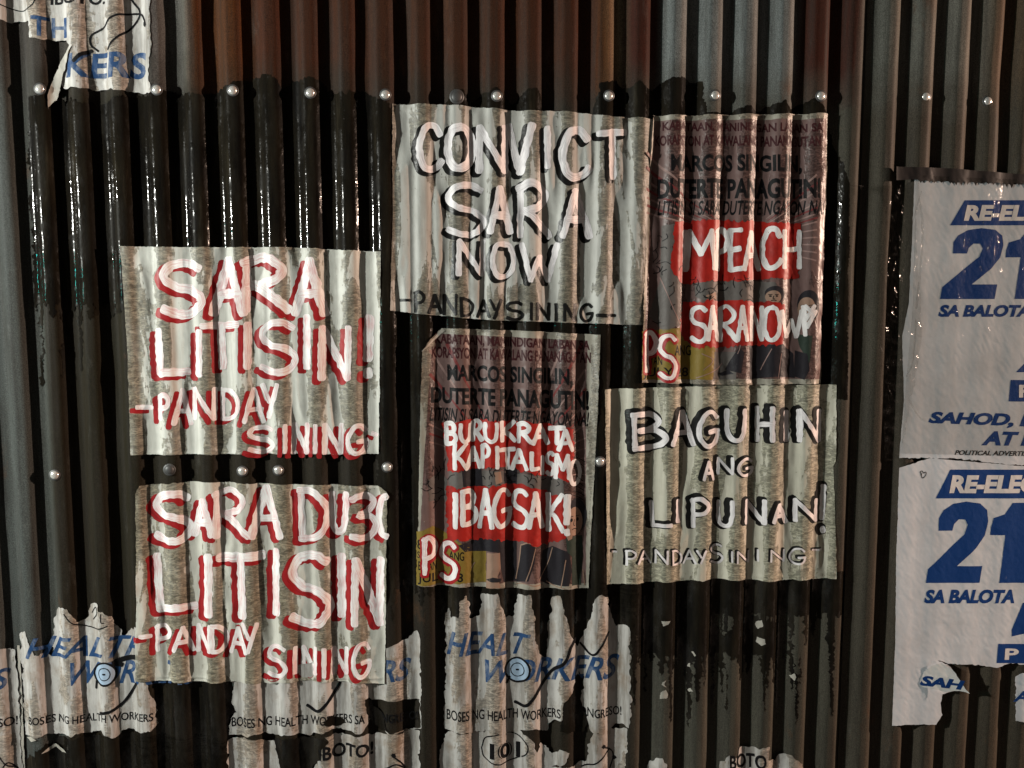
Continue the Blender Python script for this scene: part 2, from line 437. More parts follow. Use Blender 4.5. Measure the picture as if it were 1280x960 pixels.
def metal_mat():
    m, nt, b = mat('weathered_corrugated_steel')
    g = nd(nt, 'ShaderNodeNewGeometry'); sx = nd(nt, 'ShaderNodeSeparateXYZ'); nt.links.new(g.outputs['Position'], sx.inputs[0])
    xl, xr = w1(-200, 60)[0], w1(1480, 60)[0]
    def f_of(px): return (w1(px, 60)[0]-xl)/(xr-xl)
    fx = math_(nt, 'DIVIDE', math_(nt, 'SUBTRACT', sx.outputs[0], xl), xr-xl)
    wob = math_(nt, 'MULTIPLY', math_(nt, 'SUBTRACT', noise(nt, pos(nt, (1, 1, .35)), 9, 3), .5), .010)
    fx = math_(nt, 'ADD', fx, wob)
    mar = (.040, .013, .006); mar2 = (.036, .011, .007); blu = (.12, .130, .128); rus = (.062, .021, .006); gry = (.075, .076, .066)
    top = ramp(nt, fx, [(0, (.035, .034, .03)), (f_of(185), (.040, .034, .030)), (f_of(195), (.07, .06, .055)), (f_of(205), (.11, .11, .105)), (f_of(232), (.07, .065, .055)),
        (f_of(242), rus), (f_of(302), rus), (f_of(318), mar), (f_of(520), (.038, .016, .009)), (f_of(742), mar), (f_of(750), rus), (f_of(764), (.12, .075, .04)),
        (f_of(778), (.14, .12, .08)), (f_of(785), mar2), (f_of(822), mar2), (f_of(830), blu), (f_of(996), blu), (f_of(1004), mar2), (f_of(1072), mar2),
        (f_of(1082), gry), (f_of(1225), (.11, .105, .09)), (f_of(1250), (.075, .05, .03)), (1, (.06, .05, .04))])
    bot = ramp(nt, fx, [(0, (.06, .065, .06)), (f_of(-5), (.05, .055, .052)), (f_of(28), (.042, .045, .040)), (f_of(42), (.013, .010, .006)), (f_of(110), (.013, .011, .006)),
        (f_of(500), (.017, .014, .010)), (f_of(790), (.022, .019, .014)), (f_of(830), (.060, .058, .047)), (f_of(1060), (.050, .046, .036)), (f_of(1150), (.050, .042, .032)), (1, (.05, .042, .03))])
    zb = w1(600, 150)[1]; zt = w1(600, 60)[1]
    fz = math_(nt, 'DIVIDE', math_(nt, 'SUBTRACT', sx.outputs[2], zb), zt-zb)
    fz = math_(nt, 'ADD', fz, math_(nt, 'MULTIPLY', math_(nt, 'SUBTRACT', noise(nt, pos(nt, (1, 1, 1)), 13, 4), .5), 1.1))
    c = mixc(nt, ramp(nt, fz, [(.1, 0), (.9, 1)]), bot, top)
    # run-down streaks, rust blooms, chalky wear
    st = noise(nt, pos(nt, (1, 1, .06)), 55, 5, .65)
    c = mixc(nt, ramp(nt, st, [(.42, 0), (.70, .65)]), c, (.022, .019, .016))
    rb = ramp(nt, noise(nt, pos(nt, (1, 1, .5)), 8, 6, .7), [(.60, 0), (.70, .55)])
    c = mixc(nt, rb, c, (.075, .036, .018))
    ch = ramp(nt, noise(nt, pos(nt, (1, 1, .3)), 30, 5, .7), [(.60, 0), (.75, .14)])
    c = mixc(nt, ch, c, (.16, .16, .15))
    gr_ = ramp(nt, noise(nt, pos(nt, (1, 1, .8)), 620, 3, .7), [(.36, .55), (.50, 1), (.64, 1.5)])
    mm = nd(nt, 'ShaderNodeMix', data_type='RGBA', blend_type='MULTIPLY'); mm.inputs[0].default_value = 1
    nt.links.new(c, mm.inputs[6]); nt.links.new(gr_, mm.inputs[7]); c = mm.outputs[2]
    sp = ramp(nt, noise(nt, pos(nt, (1, 1, 1)), 330, 2, .5), [(.72, 0), (.76, .6)])
    c = mixc(nt, sp, c, (.02, .016, .012))
    nt.links.new(c, b.inputs['Base Color'])
    nt.links.new(ramp(nt, st, [(.3, .66), (.7, .52)]), b.inputs['Roughness'])
    b.inputs['Specular IOR Level'].default_value = .06
    n1 = bump(nt, noise(nt, pos(nt, (1, 1, .4)), 45, 5, .6), .25, .002, b)
    bump(nt, noise(nt, pos(nt, (1, 1, 1)), 420, 3, .6), .3, .0006, b, n1)
    return m
def paste_mat():
    m, nt, b = mat('wet_dark_paste')
    st = noise(nt, pos(nt, (1, 1, .12)), 40, 5, .65)
    nt.links.new(ramp(nt, st, [(.35, (.005, .0045, .004)), (.6, (.012, .010, .007)), (.75, (.030, .025, .017))]), b.inputs['Base Color'])
    pn = noise(nt, pos(nt, (1, 1, .5)), 15, 6, .75)
    nt.links.new(ramp(nt, pn, [(.42, .06), (.50, .16), (.55, .45)]), b.inputs['Roughness'])
    nt.links.new(ramp(nt, pn, [(.40, .34), (.54, .03)]), b.inputs['Specular IOR Level'])
    n1 = bump(nt, noise(nt, pos(nt, (1, 1, .25)), 60, 3, .5), .35, .0012, b)
    bump(nt, noise(nt, pos(nt, (1, 1, .7)), 120, 2, .5), .6, .0011, b, n1)
    return m
def plain_mat(name, c, rough=.4, metallic=0.0, spec=.5):
    m, nt, b = mat(name)
    f = noise(nt, pos(nt, (1, 1, 1)), 60, 4)
    nt.links.new(mixc(nt, f, tuple(v*.8 for v in c), tuple(min(1, v*1.15) for v in c)), b.inputs['Base Color'])
    b.inputs['Roughness'].default_value = rough; b.inputs['Metallic'].default_value = metallic; b.inputs['Specular IOR Level'].default_value = spec
    return m
def film_mat():
    m, nt, b = mat('clear_plastic_film')
    out = nt.nodes['Material Output']
    tr = nd(nt, 'ShaderNodeBsdfTransparent'); tr.inputs[0].default_value = (.86, .86, .85, 1)
    gl = nd(nt, 'ShaderNodeBsdfGlossy'); gl.inputs['Roughness'].default_value = .12; gl.inputs[0].default_value = (.9, .9, .9, 1)
    mx = nd(nt, 'ShaderNodeMixShader'); mx.inputs[0].default_value = .04
    bm = nd(nt, 'ShaderNodeBump'); bm.inputs['Strength'].default_value = .5; bm.inputs['Distance'].default_value = .004
    nt.links.new(noise(nt, pos(nt, (1, 1, .3)), 40, 5, .7, 1.0), bm.inputs['Height']); nt.links.new(bm.outputs[0], gl.inputs['Normal'])
    nt.links.new(tr.outputs[0], mx.inputs[1]); nt.links.new(gl.outputs[0], mx.inputs[2]); nt.links.new(mx.outputs[0], out.inputs[0])
    return m

M = {
 'metal': metal_mat(), 'paste': paste_mat(),
 'paper_a': paper_mat('pasted_newsprint', (.60, .60, .55), (.185, .17, .13), .50, 1),
 'paper_b': paper_mat('pasted_newsprint_damp', (.56, .55, .49), (.185, .165, .12), .60, 4),
 'paper_c': paper_mat('pasted_newsprint_grey', (.48, .48, .45), (.14, .13, .10), .48, 7),
 'paper_d': paper_mat('pasted_newsprint_soaked', (.56, .54, .45), (.26, .25, .19), .62, 9),
 'health': paper_mat('glossy_handbill', (.50, .485, .465), (.27, .235, .195), .28, 12, .4, .3, grime=.62),
 'print_dark': paper_mat('printed_handbill', (.165, .105, .098), (.080, .050, .046), .4, 15, .35, .45),
 'print_edge': paper_mat('handbill_margin', (.34, .32, .27), (.17, .15, .12), .5, 16, .4, .45),
 'campaign': paper_mat('glossy_campaign_sheet', (.57, .62, .67), (.53, .575, .62), -1.0, 20, .32, .22, .25, grime=.10),
 'white_red': brush_mat('white_paint_streaked_pink', (.80, .78, .77), (.60, .32, .33), .62),
 'red_sh': brush_mat('red_paint', (.31, .016, .019), (.17, .009, .011), .55),
 'white_blk': brush_mat('white_paint_streaked_grey', (.78, .75, .76), (.42, .39, .41), .62),
 'white_pl': brush_mat('white_paint', (.74, .72, .72), (.44, .40, .40), .5),
 'black_sh': brush_mat('black_paint', (.010, .010, .010), (.022, .021, .020), .4, .3),
 'red_block': brush_mat('brushed_red_paint', (.34, .018, .013), (.17, .012, .010), .55),
 'ink': ink_mat('black_ink', (.006, .006, .007), .5, .04),
 'ink_worn': ink_mat('worn_black_ink', (.020, .018, .018), .5, .35, (.09, .07, .07)),
 'ink_red': ink_mat('dark_red_ink', (.040, .010, .012), .5, .15, (.10, .07, .07)),
 'blue': ink_mat('navy_ink', (.006, .040, .170), .4, .02, (.2, .22, .3)),
 'blue_h': ink_mat('mid_blue_ink', (.018, .052, .135), .45, .42, (.20, .23, .28)),
 'blue_l': ink_mat('pale_blue_ink', (.30, .40, .52), .45, .2, (.45, .47, .5)),
 'campaign_w': plain_mat('white_print', (.60, .60, .60), .4),
 'skin': ink_mat('printed_skin_tone', (.27, .175, .13), .45, .15, (.2, .14, .11)),
 'yellow': ink_mat('printed_yellow', (.19, .135, .030), .45, .25, (.18, .14, .06)),
 'ray': ink_mat('printed_pale_ray', (.25, .165, .15), .45, .3, (.165, .105, .098)),
 'ray_red': ink_mat('printed_dark_red', (.15, .035, .035), .45, .3, (.10, .06, .06)),
 'cloth_dk': ink_mat('printed_black_cloth', (.022, .020, .024), .4, .15, (.05, .045, .05)),
 'cloth_gr': ink_mat('printed_grey_cloth', (.11, .098, .092), .45, .25, (.12, .11, .1)),
 'cloth_gn': ink_mat('printed_green_cloth', (.030, .042, .034), .45, .2, (.08, .08, .07)),
 'rivet': plain_mat('bright_zinc', (.66, .65, .62), .22, .45, .8),
 'washer': plain_mat('grey_washer', (.05, .05, .05), .5),
 'film': film_mat(), 'tape': plain_mat('dark_tape', (.012, .010, .010), .4, 0, .3),
 'flap': plain_mat('brightened_flap_paper', (.72, .72, .71), .5),  # paler than its poster: the tilted flap's brightness is put into the colour
 'fibre': plain_mat('torn_white_fibre', (.34, .32, .28), .6),
}

# ------------------------------------------------------------------ structure
def empty(name, loc, label, cat, group=None):
    o = bpy.data.objects.new(name, None); COL.objects.link(o); o.location = loc; o.empty_display_size = .05
    o['label'] = label; o['category'] = cat
    if group: o['group'] = group
    return o
me = bpy.data.meshes.new('pavement')
me.from_pydata([(-60, -60, 0), (60, -60, 0), (60, 60, 0), (-60, 60, 0)], [], [(0, 1, 2, 3)])
gm, gnt, gb = mat('night_concrete'); gnt.links.new(ramp(gnt, noise(gnt, pos(gnt, (1, 1, 1)), 6, 6, .6), [(.3, .05), (.7, .11)]), gb.inputs['Base Color']); gb.inputs['Roughness'].default_value = .8
me.materials.append(gm); gnd = bpy.data.objects.new('pavement', me); COL.objects.link(gnd); gnd['kind'] = 'structure'

wall = empty('corrugated_wall', (1.0, .03, 0), 'weathered corrugated steel hoarding wall pasted over with posters at night', 'wall')
def sheet(xa, xb, lift):
    xs = np.arange(xa, xb+1e-6, .0019); zs = np.linspace(.02, 2.75, 70)
    XX, ZZ = np.meshgrid(xs, zs); YY = hwall(XX, ZZ)-lift
    o0 = np.array(wall.location)
    V = np.stack([XX-o0[0], YY-o0[1], ZZ-o0[2]], -1).reshape(-1, 3)
    n = len(xs); idx = np.arange(len(zs)*n).reshape(len(zs), n)
    f = np.stack([idx[:-1, :-1], idx[:-1, 1:], idx[1:, 1:], idx[1:, :-1]], -1).reshape(-1, 4)
    me = bpy.data.meshes.new('metal_sheet'); me.from_pydata(V.tolist(), [], f.tolist())
    me.polygons.foreach_set('use_smooth', np.ones(len(me.polygons), dtype=bool)); me.materials.append(M['metal'])
    o = bpy.data.objects.new('metal_sheet', me); COL.objects.link(o); o.parent = wall
xs1 = w1(228, 300)[0]; xs2 = w1(1076, 300)[0]
sheet(-1.3, xs1+.03, -.0006); sheet(xs1, xs2+.05, 0.0); sheet(xs2, 3.6, .0030)

def rivet(px, py, r=.0082, dark=False):
    x, z = w1(px, py); y = float(hwall(np.array([x]), np.array([z]))[0])
    o0 = np.array(wall.location); vs = []; fs = []; n = 20
    prof = [(1.45, .0), (1.45, .0012), (1.05, .0014), (.98, .0026), (.78, .0040), (.45, .0050), (.2, .0054)]
    for rr, d in prof:
        for k in range(n):
            a = 2*math.pi*k/n; vs.append((x+rr*r*math.cos(a)-o0[0], y-.0004-d-o0[1], z+rr*r*math.sin(a)-o0[2]))
    for i in range(len(prof)-1):
        for k in range(n):
            fs.append((i*n+k, i*n+(k+1) % n, (i+1)*n+(k+1) % n, (i+1)*n+k))
    fs.append(tuple(range((len(prof)-1)*n, len(prof)*n)))
    def part(nm, v, f, mm, par, base):
        me = bpy.data.meshes.new(nm); me.from_pydata(v, [], f); me.materials.append(mm)
        me.polygons.foreach_set('use_smooth', np.ones(len(me.polygons), dtype=bool))
        o = bpy.data.objects.new(nm, me); COL.objects.link(o); o.parent = par; return o
    nf = [q for q in fs]
    head = part('rivet', vs[2*n:], [tuple(k-2*n for k in q) for q in nf if min(q) >= 2*n], M['washer'] if dark else M['rivet'], wall, o0)
    part('washer', vs[:3*n], [q for q in nf if max(q) < 3*n], M['washer'], head, o0)
for p in [(50, 111), (196, 112), (291, 113), (388, 116), (482, 118.5), (621, 120), (761, 119.5), (894, 119), (1026, 120), (1157, 121), (1236, 126),
          (68, 594), (303, 589), (348, 588), (484, 584), (750, 577)]: rivet(*p)
rivet(571, 121, .0105, True); rivet(212, 587, .009, True)

# paste smears: wet dark glue brushed on the steel
def smear(pts, amp=5, seed=1, off=.0005):
    return press('paste_smear', outline(jag(pts, amp, seed, 1.8)), METAL, off, M['paste'], wall)
def drips(x0, x1, y, lo, hi, seed):
    """lower edge running right to left with drips"""
    rnd = random.Random(seed); out = []; x = x1
    while x > x0:
        w = rnd.uniform(3, 9); l = rnd.uniform(lo, hi) if rnd.random() < .55 else rnd.uniform(0, lo)
        out += [(x, y), (x-w*.3, y+l*.9), (x-w*.5, y+l), (x-w*.7, y+l*.85), (x-w, y+rnd.uniform(-3, 3))]; x -= w+rnd.uniform(1, 6)
    return out
smear([(30, 118), (120, 128), (205, 112), (250, 118), (300, 100), (330, 92), (350, 108), (390, 96), (420, 116), (455, 112), (500, 145), (500, 420), (470, 430)]
      + drips(36, 470, 380, 20, 110, 3), 6, 2)
smear([(555, 128), (563, 115), (580, 112), (590, 126), (604, 114), (622, 109), (640, 128), (662, 110), (672, 110), (682, 140), (742, 140), (750, 103), (772, 98), (780, 108), (800, 100), (818, 112), (830, 145), (830, 175), (540, 170)], 3, 5, .0006)
smear([(818, 110), (840, 96), (858, 96), (865, 101), (880, 100), (884, 140), (916, 140), (935, 131), (950, 138), (982, 124), (990, 136), (1020, 122), (1035, 140), (1062, 230), (1060, 500), (1025, 500), (1010, 160), (815, 160)], 3, 7)
smear([(470, 380), (560, 395), (830, 395), (820, 495), (775, 500), (765, 740)] + drips(470, 765, 735, 5, 60, 8), 5, 8, .0004)
smear([(745, 715), (1075, 715)] + drips(760, 1068, 770, 20, 150, 12), 4, 12)
smear([(790, 850), (796, 770), (830, 740), (880, 742), (905, 800), (925, 765), (975, 780), (1000, 860)] + drips(800, 1000, 820, 20, 110, 15), 5, 14, .0007)
smear([(160, 845), (300, 850), (305, 975), (165, 975)], 6, 17)
smear([(555, 735), (640, 720), (800, 728), (795, 800), (740, 775), (690, 800), (640, 780), (590, 800)], 6, 19)
smear([(20, 960), (70, 925), (190, 920), (285, 925), (285, 1000), (20, 1000)], 5, 21)

# ------------------------------------------------------------------ posters
def poster(name, label, cat, pts, m, off, seed, amp=.8, fill=.45, wrinkle=.0011, curl=.0025, flat=0.0, group=None, quad=True, jamp=None, rim=False):
    X, Z = W([p[0] for p in pts], [p[1] for p in pts])
    root = empty(name, (float(X.mean()), -.002, float(Z.min())), label, cat, group)
    sf = make_surf(off, seed, fill, wrinkle, list(zip(X, Z)) if quad else None, curl, flat)
    oj = jag(pts, jamp if jamp else amp, seed, 2.5)
    press('paper_sheet', outline(oj), sf, 0, m, root)
    if group == GH and name == 'torn_handbill':
        press('torn_rim', ribbon(oj+[oj[0]], 1.3, .9, seed, False), sf, .00018, M['health'], root)
    return root, sf
GH = 'torn handbills of a health workers campaign'
GRP = 'hand painted protest posters'

# 1 upper left: red-shadowed white brush letters
z = zoomer(3.2, 140, 290)
P1, s1 = poster('protest_poster', 'upper left white poster, white letters with red shadows, exclamation mark after the second row', 'poster',
    zp(z, (35, 57), (300, 60), (700, 60), (1075, 78), (1070, 500), (1065, 890), (600, 888), (75, 893), (62, 480)), M['paper_a'], .0012, 3, .8, .60, .00055, group=GRP)
for wd, w_, sd in (('S200,125,362,328 A402,112,525,325 R525,108,705,310 A732,115,850,325', 40, 1),
               ('L182,395,300,568 I300,400,395,570 T362,370,498,540 I500,370,582,540 S592,362,735,560 I740,340,818,540 N835,385,948,585 !1012,345,1034,575', 34, 2),
               ('-100,690,155,715 P188,655,228,748 A248,632,310,768 N322,628,412,748 D432,632,505,750 A530,630,602,760 Y600,612,660,742', 22, 3),
               ('S545,782,645,880 I672,775,712,880 N722,770,780,884 I796,775,830,880 N848,772,918,884 G942,778,1018,885 .1035,800,1062,822', 21, 4)):
    paint(wd, z, w_/3.2*.92, s1, .00014, M['red_sh'], P1, 'letter_shadow', (-6.5, 4.5), 1.1, sd)
    paint(wd, z, w_/3.2*.92, s1, .00034, M['white_red'], P1, 'painted_word', (0, 0), 1, sd)
# 2 lower left
z = zoomer(3.2, 150, 580)
P2, s2 = poster('protest_poster', 'lower left white poster, red-shadowed letters with a numeral near its right edge', 'poster',
    zp(z, (62, 120), (78, 88), (310, 72), (600, 82), (1030, 88), (1068, 112), (1065, 500), (1058, 880), (760, 872), (560, 882), (300, 874), (62, 868), (66, 500)), M['paper_b'], .0013, 8, 1.0, .6, .0008, .004, group=GRP)
for wd, w_, sd in (('S132,120,280,308 A292,150,368,285 R378,112,510,290 A525,98,640,292 D715,105,832,300 U842,122,905,275 3922,128,1022,300 01032,128,1066,288', 36, 11),
               ('L138,372,295,585 I305,370,400,605 T395,368,566,612 I585,350,660,600 S682,365,842,640 I850,372,918,610 N936,385,1044,640', 40, 12),
               ('-82,680,120,700 P142,652,200,748 A215,655,290,748 N306,650,360,752 D366,648,425,750 A440,660,502,758 Y490,642,546,752', 22, 13),
               ('S590,732,664,850 I680,738,720,838 N728,738,782,842 I796,742,836,850 N850,742,906,842 G932,722,1000,850', 21, 14)):
    paint(wd, z, w_/3.2*.92, s2, .00014, M['red_sh'], P2, 'letter_shadow', (-6.5, 4), 1.1, sd)
    paint(wd, z, w_/3.2*.84, s2, .00034, M['white_red'], P2, 'painted_word', (0, 0), 1, sd)
# 3 top middle
z = zoomer(3.2, 480, 110)
P3, s3 = poster('protest_poster', 'grey top centre poster, large white letters with black shadows, thin black bottom row', 'poster',
    zp(z, (32, 60), (300, 68), (470, 84), (560, 90), (720, 92), (870, 108), (1080, 122), (1060, 500), (1038, 948), (760, 940), (420, 928), (150, 905), (25, 890), (35, 500)), M['paper_c'], .0014, 12, .8, .66, .00040, group=GRP)
for wd, w_, sd in (('C140,148,230,325 O252,155,355,320 N378,155,490,330 V500,148,592,335 I620,160,690,312 C712,168,822,358 T860,175,965,355', 33, 21),
               ('S250,388,402,585 A425,400,505,575 R538,385,664,590 A716,410,825,592', 32, 22),
               ('N296,612,398,745 O432,622,520,755 W552,625,694,768', 26, 23)):
    paint(wd, z, w_/3.2*1.12, s3, .00014, M['black_sh'], P3, 'letter_shadow', (-4.5, 3.5), 1.1, sd)
    paint(wd, z, w_/3.2*.90, s3, .00034, M['white_blk'], P3, 'painted_word', (0, 0), 1, sd)
paint('-65,840,102,858 P122,818,162,895 A180,828,228,900 N238,828,290,905 D306,842,356,912 A375,850,422,915 Y424,848,468,922 S490,858,556,926 I570,862,608,926 N612,862,662,926 I672,865,708,930 N720,866,766,930 G786,866,836,932 -852,900,925,920',
      z, 4.2, s3, .0003, M['black_sh'], P3, 'painted_word', (0, 0), 1, 24)
# 6 right middle
z = zoomer(3.427, 740, 460)
P6, s6 = poster('protest_poster', 'pale soaked poster on the right, ragged white letters edged in black over four rows', 'poster',
    zp(z, (55, 92), (250, 86), (600, 76), (1050, 72), (1045, 400), (1038, 420), (1042, 640), (1046, 902), (760, 915), (540, 908), (350, 918), (65, 930), (62, 500)), M['paper_d'], .0012, 16, .9, .44, .0006, group=GRP)
for wd, w_, sd in (('B172,200,318,345 A348,190,438,330 G458,190,545,335 U578,182,660,312 H712,172,776,312 I800,190,880,312 N890,185,984,312', 22, 31),
               ('A480,402,525,480 N542,388,606,455 G626,392,696,462', 13, 32),
               ('L258,578,340,682 I350,572,396,662 P430,566,504,682 U545,575,606,682 N665,572,745,668 A780,590,836,662 N872,568,970,655 !980,512,1016,706', 19, 33),
               ('-90,780,108,800 P146,785,190,846 A200,790,256,840 N275,785,326,840 D346,785,388,845 A396,785,446,840 Y452,785,490,838 S515,762,566,840 I580,788,622,832 N622,788,680,836 I700,785,736,832 N765,782,830,830 G850,776,914,840 -950,775,990,790', 9, 34)):
    paint(wd, z, w_/3.427*1.2, s6, .00014, M['black_sh'], P6, 'letter_shadow', (-3.4 if w_ > 12 else -1.8, -1.2), 1.75 if w_ > 12 else 1.5, sd)
    paint(wd, z, w_/3.427, s6, .00034, M['white_blk'], P6, 'painted_word', (0, 0), 1, sd)

# 4 and 5: dark printed handbills overpainted in red and white
def handbill(label, pts, inner, off, seed, T, hd, zt, rows, ill):
    root, sf = poster('printed_handbill', label, 'poster', pts, M['print_edge'], off, seed, .8, .4, .0009, .004, group='dark printed handbills with red overpainting')
    patch(inner, sf, .00012, M['print_dark'], root, 'printed_area', .6, seed+1)
    return root, sf
def rays(root, sf, c, r0, r1, angs, m, off, bounds, wid=1.2):
    polys = []
    for a in angs:
        ca, sa = math.cos(R(a)), math.sin(R(a)); tp = []
        p0 = (c[0]+ca*r0, c[1]+sa*r0); rr = r1
        while rr > r0 and not (bounds[0] < c[0]+ca*rr < bounds[2] and bounds[1] < c[1]+sa*rr < bounds[3]): rr -= 2
        if rr <= r0+4: continue
        p1 = (c[0]+ca*rr, c[1]+sa*rr); w = wid*rr/r1*2.2
        tp = [(p0[0]-sa*.4, p0[1]+ca*.4), (p1[0]-sa*w, p1[1]+ca*w), (p1[0]+sa*w, p1[1]-ca*w), (p0[0]+sa*.4, p0[1]-ca*.4)]
        polys += outline(tp)
    if polys: press('ray_pattern', polys, sf, off, m, root)

# 4 (upper right)
z = zoomer(2.526, 790, 110)
P4, s4 = handbill('upper dark red handbill right of the grey poster, white letters on two red bars',
    zp(z, (70, 85), (350, 82), (622, 80), (618, 300), (606, 600), (604, 934), (320, 938), (30, 930), (42, 500)),
    zp(z, (74, 100), (618, 96), (602, 920), (36, 916)), .0009, 24, 0, 0, 0, 0, 0)
zz = zoomer(4.923, 790, 130)
bd = (808, 150, 1022, 470)
rays(P4, s4, (930, 300), 40, 190, [196, 204, 212, 222, 318, 326, 333, 340, 346, 352, 358, 4, 10, 16], M['ray'], .00022, bd, .9)
rays(P4, s4, (930, 300), 40, 190, [200, 208, 217, 322, 336, 343], M['ray_red'], .00026, bd, 1.1)
def box(z, x0, y0, x1, y1, s0=0, s1=0): return (z(x0, y0), z(x1, y0+s1), z(x1, y1+s1), z(x0, y1+s0))
text('KABATAAN, MANINDIGAN LABAN SA', box(zz, 195, 105, 1175, 168, 0, 12), s4, .0003, M['ink_red'], P4, .03)
text('KORAPSYON AT KAWALANG PANANAGUTAN', box(zz, 150, 186, 1160, 252, 0, 8), s4, .0003, M['ink_red'], P4, .03)
text('MARCOS SINGILIN,', box(zz, 240, 308, 1060, 430, 0, 0), s4, .0003, M['ink'], P4, .035)
text('DUTERTE PANAGUTIN!', box(zz, 165, 455, 1160, 580, 0, 0), s4, .0003, M['ink'], P4, .04)
text('LITISIN SI SARA DUTERTE NGAYON NA!', box(zz, 165, 592, 1190, 682, 0, 0), s4, .0003, M['ink'], P4, .022, .25)
# illustration
z3 = zoomer(4.923, 790, 300)
patch(zp(z3, (190, -90), (280, -100), (300, 20), (300, 250), (300, 520), (200, 560), (110, 470), (180, 250)), s4, .0003, M['cloth_gr'], P4, 'illustration', 1, 3)
patch(zp(z3, (395, 270), (600, 225), (735, 250), (880, 260), (920, 330), (830, 380), (480, 390), (400, 350)), s4, .0003, M['cloth_gr'], P4, 'illustration', 1, 4)
patch(zp(z3, (455, 340), (520, 320), (525, 365), (460, 375)), s4, .0004, M['skin'], P4, 'illustration')
patch(zp(z3, (60, 560), (300, 540), (360, 640), (520, 660), (500, 860), (62, 862)), s4, .0003, M['yellow'], P4, 'illustration', 1, 5)
patch(zp(z3, (510, 690), (650, 690), (640, 860), (505, 860)), s4, .00032, M['cloth_gr'], P4, 'illustration')
patch(zp(z3, (660, 660), (690, 690), (670, 820), (580, 800), (640, 690)), s4, .00042, M['cloth_dk'], P4, 'illustration')
patch(zp(z3, (535, 825), (600, 800), (630, 825), (560, 838)), s4, .00042, M['cloth_dk'], P4, 'illustration')
patch(zp(z3, (730, 650), (930, 640), (1000, 700), (1010, 850), (890, 840), (730, 860)), s4, .00034, M['cloth_dk'], P4, 'illustration')
patch(zp(z3, (1020, 580), (1110, 590), (1090, 760), (1040, 660)), s4, .00046, M['cloth_gn'], P4, 'illustration')
patch(zp(z3, (1010, 680), (1080, 700), (1090, 800), (1060, 860), (1005, 840)), s4, .0005, M['cloth_dk'], P4, 'illustration')
def face(root, sf, z, cx, cy, rx, ry, hair_up):
    el = lambda a, b, x, y, t0=0, t1=360, n=26: [z(x+a*math.cos(R(t0+(t1-t0)*i/n)), y+b*math.sin(R(t0+(t1-t0)*i/n))) for i in range(n)]
    patch(el(rx*1.28, ry*1.22, cx+rx*.12, cy-ry*hair_up), sf, .00052, M['cloth_dk'], root, 'illustration')
    patch(el(rx, ry, cx-rx*.12, cy+ry*.12), sf, .00062, M['skin'], root, 'illustration')
    for dx in (-.5, .28):
        patch(el(rx*.17, ry*.13, cx+rx*dx, cy), sf, .0007, M['ink'], root, 'illustration', 0)
        lines([[z(cx+rx*(dx-.22), cy-ry*.22), z(cx+rx*(dx+.2), cy-ry*.26)]], 1.0, sf, .0007, M['ink'], root, 'illustration')
    lines([[z(cx-rx*.12, cy), z(cx-rx*.22, cy+ry*.38), z(cx-rx*.02, cy+ry*.42)], [z(cx-rx*.42, cy+ry*.68), z(cx-rx*.1, cy+ry*.62), z(cx+rx*.2, cy+ry*.7)]], 1.0, sf, .0007, M['ink'], root, 'illustration')
face(P4, s4, z3, 1085, 420, 52, 78, .22)
face(P4, s4, z3, 878, 345, 45, 40, .35)
rnd = random.Random(5); sc = []
for k in range(46):
    x = rnd.choice([rnd.uniform(130, 310), rnd.uniform(400, 760)]); y = rnd.uniform(-60, 520) if x < 320 else rnd.uniform(215, 375)
    a = rnd.uniform(0, 360); L = rnd.uniform(25, 75)
    sc.append(zp(z3, (x, y), (x+L*.5*math.cos(R(a))+rnd.uniform(-8, 8), y+L*.5*math.sin(R(a))), (x+L*math.cos(R(a+25)), y+L*math.sin(R(a+25)))))
lines(sc, .9, s4, .00068, M['ink'], P4, 'illustration')
lines([zp(z3, (860, 670), (800, 800)), zp(z3, (660, 570), (665, 650), (650, 700)), zp(z3, (900, 840), (920, 700)), zp(z3, (400, 850), (520, 800), (560, 760)), zp(z3, (180, 230), (240, 390), (300, 520)), zp(z3, (430, 700), (500, 740), (440, 800))], 1.0, s4, .0006, M['ray'], P4, 'illustration')
for t, b in (('SA', box(z3, 140, 650, 200, 700)), ('ANG', box(z3, 262, 648, 372, 712)), ('BAYAN', box(z3, 78, 715, 190, 770)), ('JULY 28', box(z3, 70, 785, 355, 860))):
    text(t, b, s4, .0005, M['ink'], P4, .012)
# red bars + letters
patch(zp(z3, (262, -112), (500, -125), (800, -118), (1050, -100), (1045, 60), (1035, 235), (740, 245), (560, 250), (320, 270), (236, 170), (252, 60)), s4, .00078, M['red_block'], P4, 'red_bar', 4, 31)
patch(zp(z3, (320, 380), (600, 370), (900, 385), (945, 400), (930, 640), (740, 650), (560, 660), (375, 655), (300, 560)), s4, .00078, M['red_block'], P4, 'red_bar', 4, 32)
paint('P46,775,80,895 S88,782,140,916', z, 11.5, s4, .00078, M['red_sh'], P4, 'letter_shadow', (.5, 1), 1, 44)
paint('I160,452,186,574 M178,450,262,570 P271,450,307,572 E312,448,346,574 A354,455,405,572 C416,445,470,568 H480,452,535,566', z, 6.4, s4, .0009, M['white_pl'], P4, 'painted_word', (0, 0), 1, 41)
paint('S190,692,236,800 A239,690,274,795 R279,692,332,798 A334,690,364,796 N380,692,416,795 O420,692,466,795 W474,705,540,785', z, 5.6, s4, .0009, M['white_pl'], P4, 'painted_word', (0, 0), 1, 42)
paint('/544,690,548,780 |550,688,576,730 |552,705,580,755 /548,690,572,712', z, 5, s4, .0009, M['white_pl'], P4, 'painted_word', (0, 0), 1, 43)
paint('P46,775,80,895 S88,782,140,916', z, 5.6, s4, .0009, M['white_red'], P4, 'painted_word', (0, 0), 1, 44)

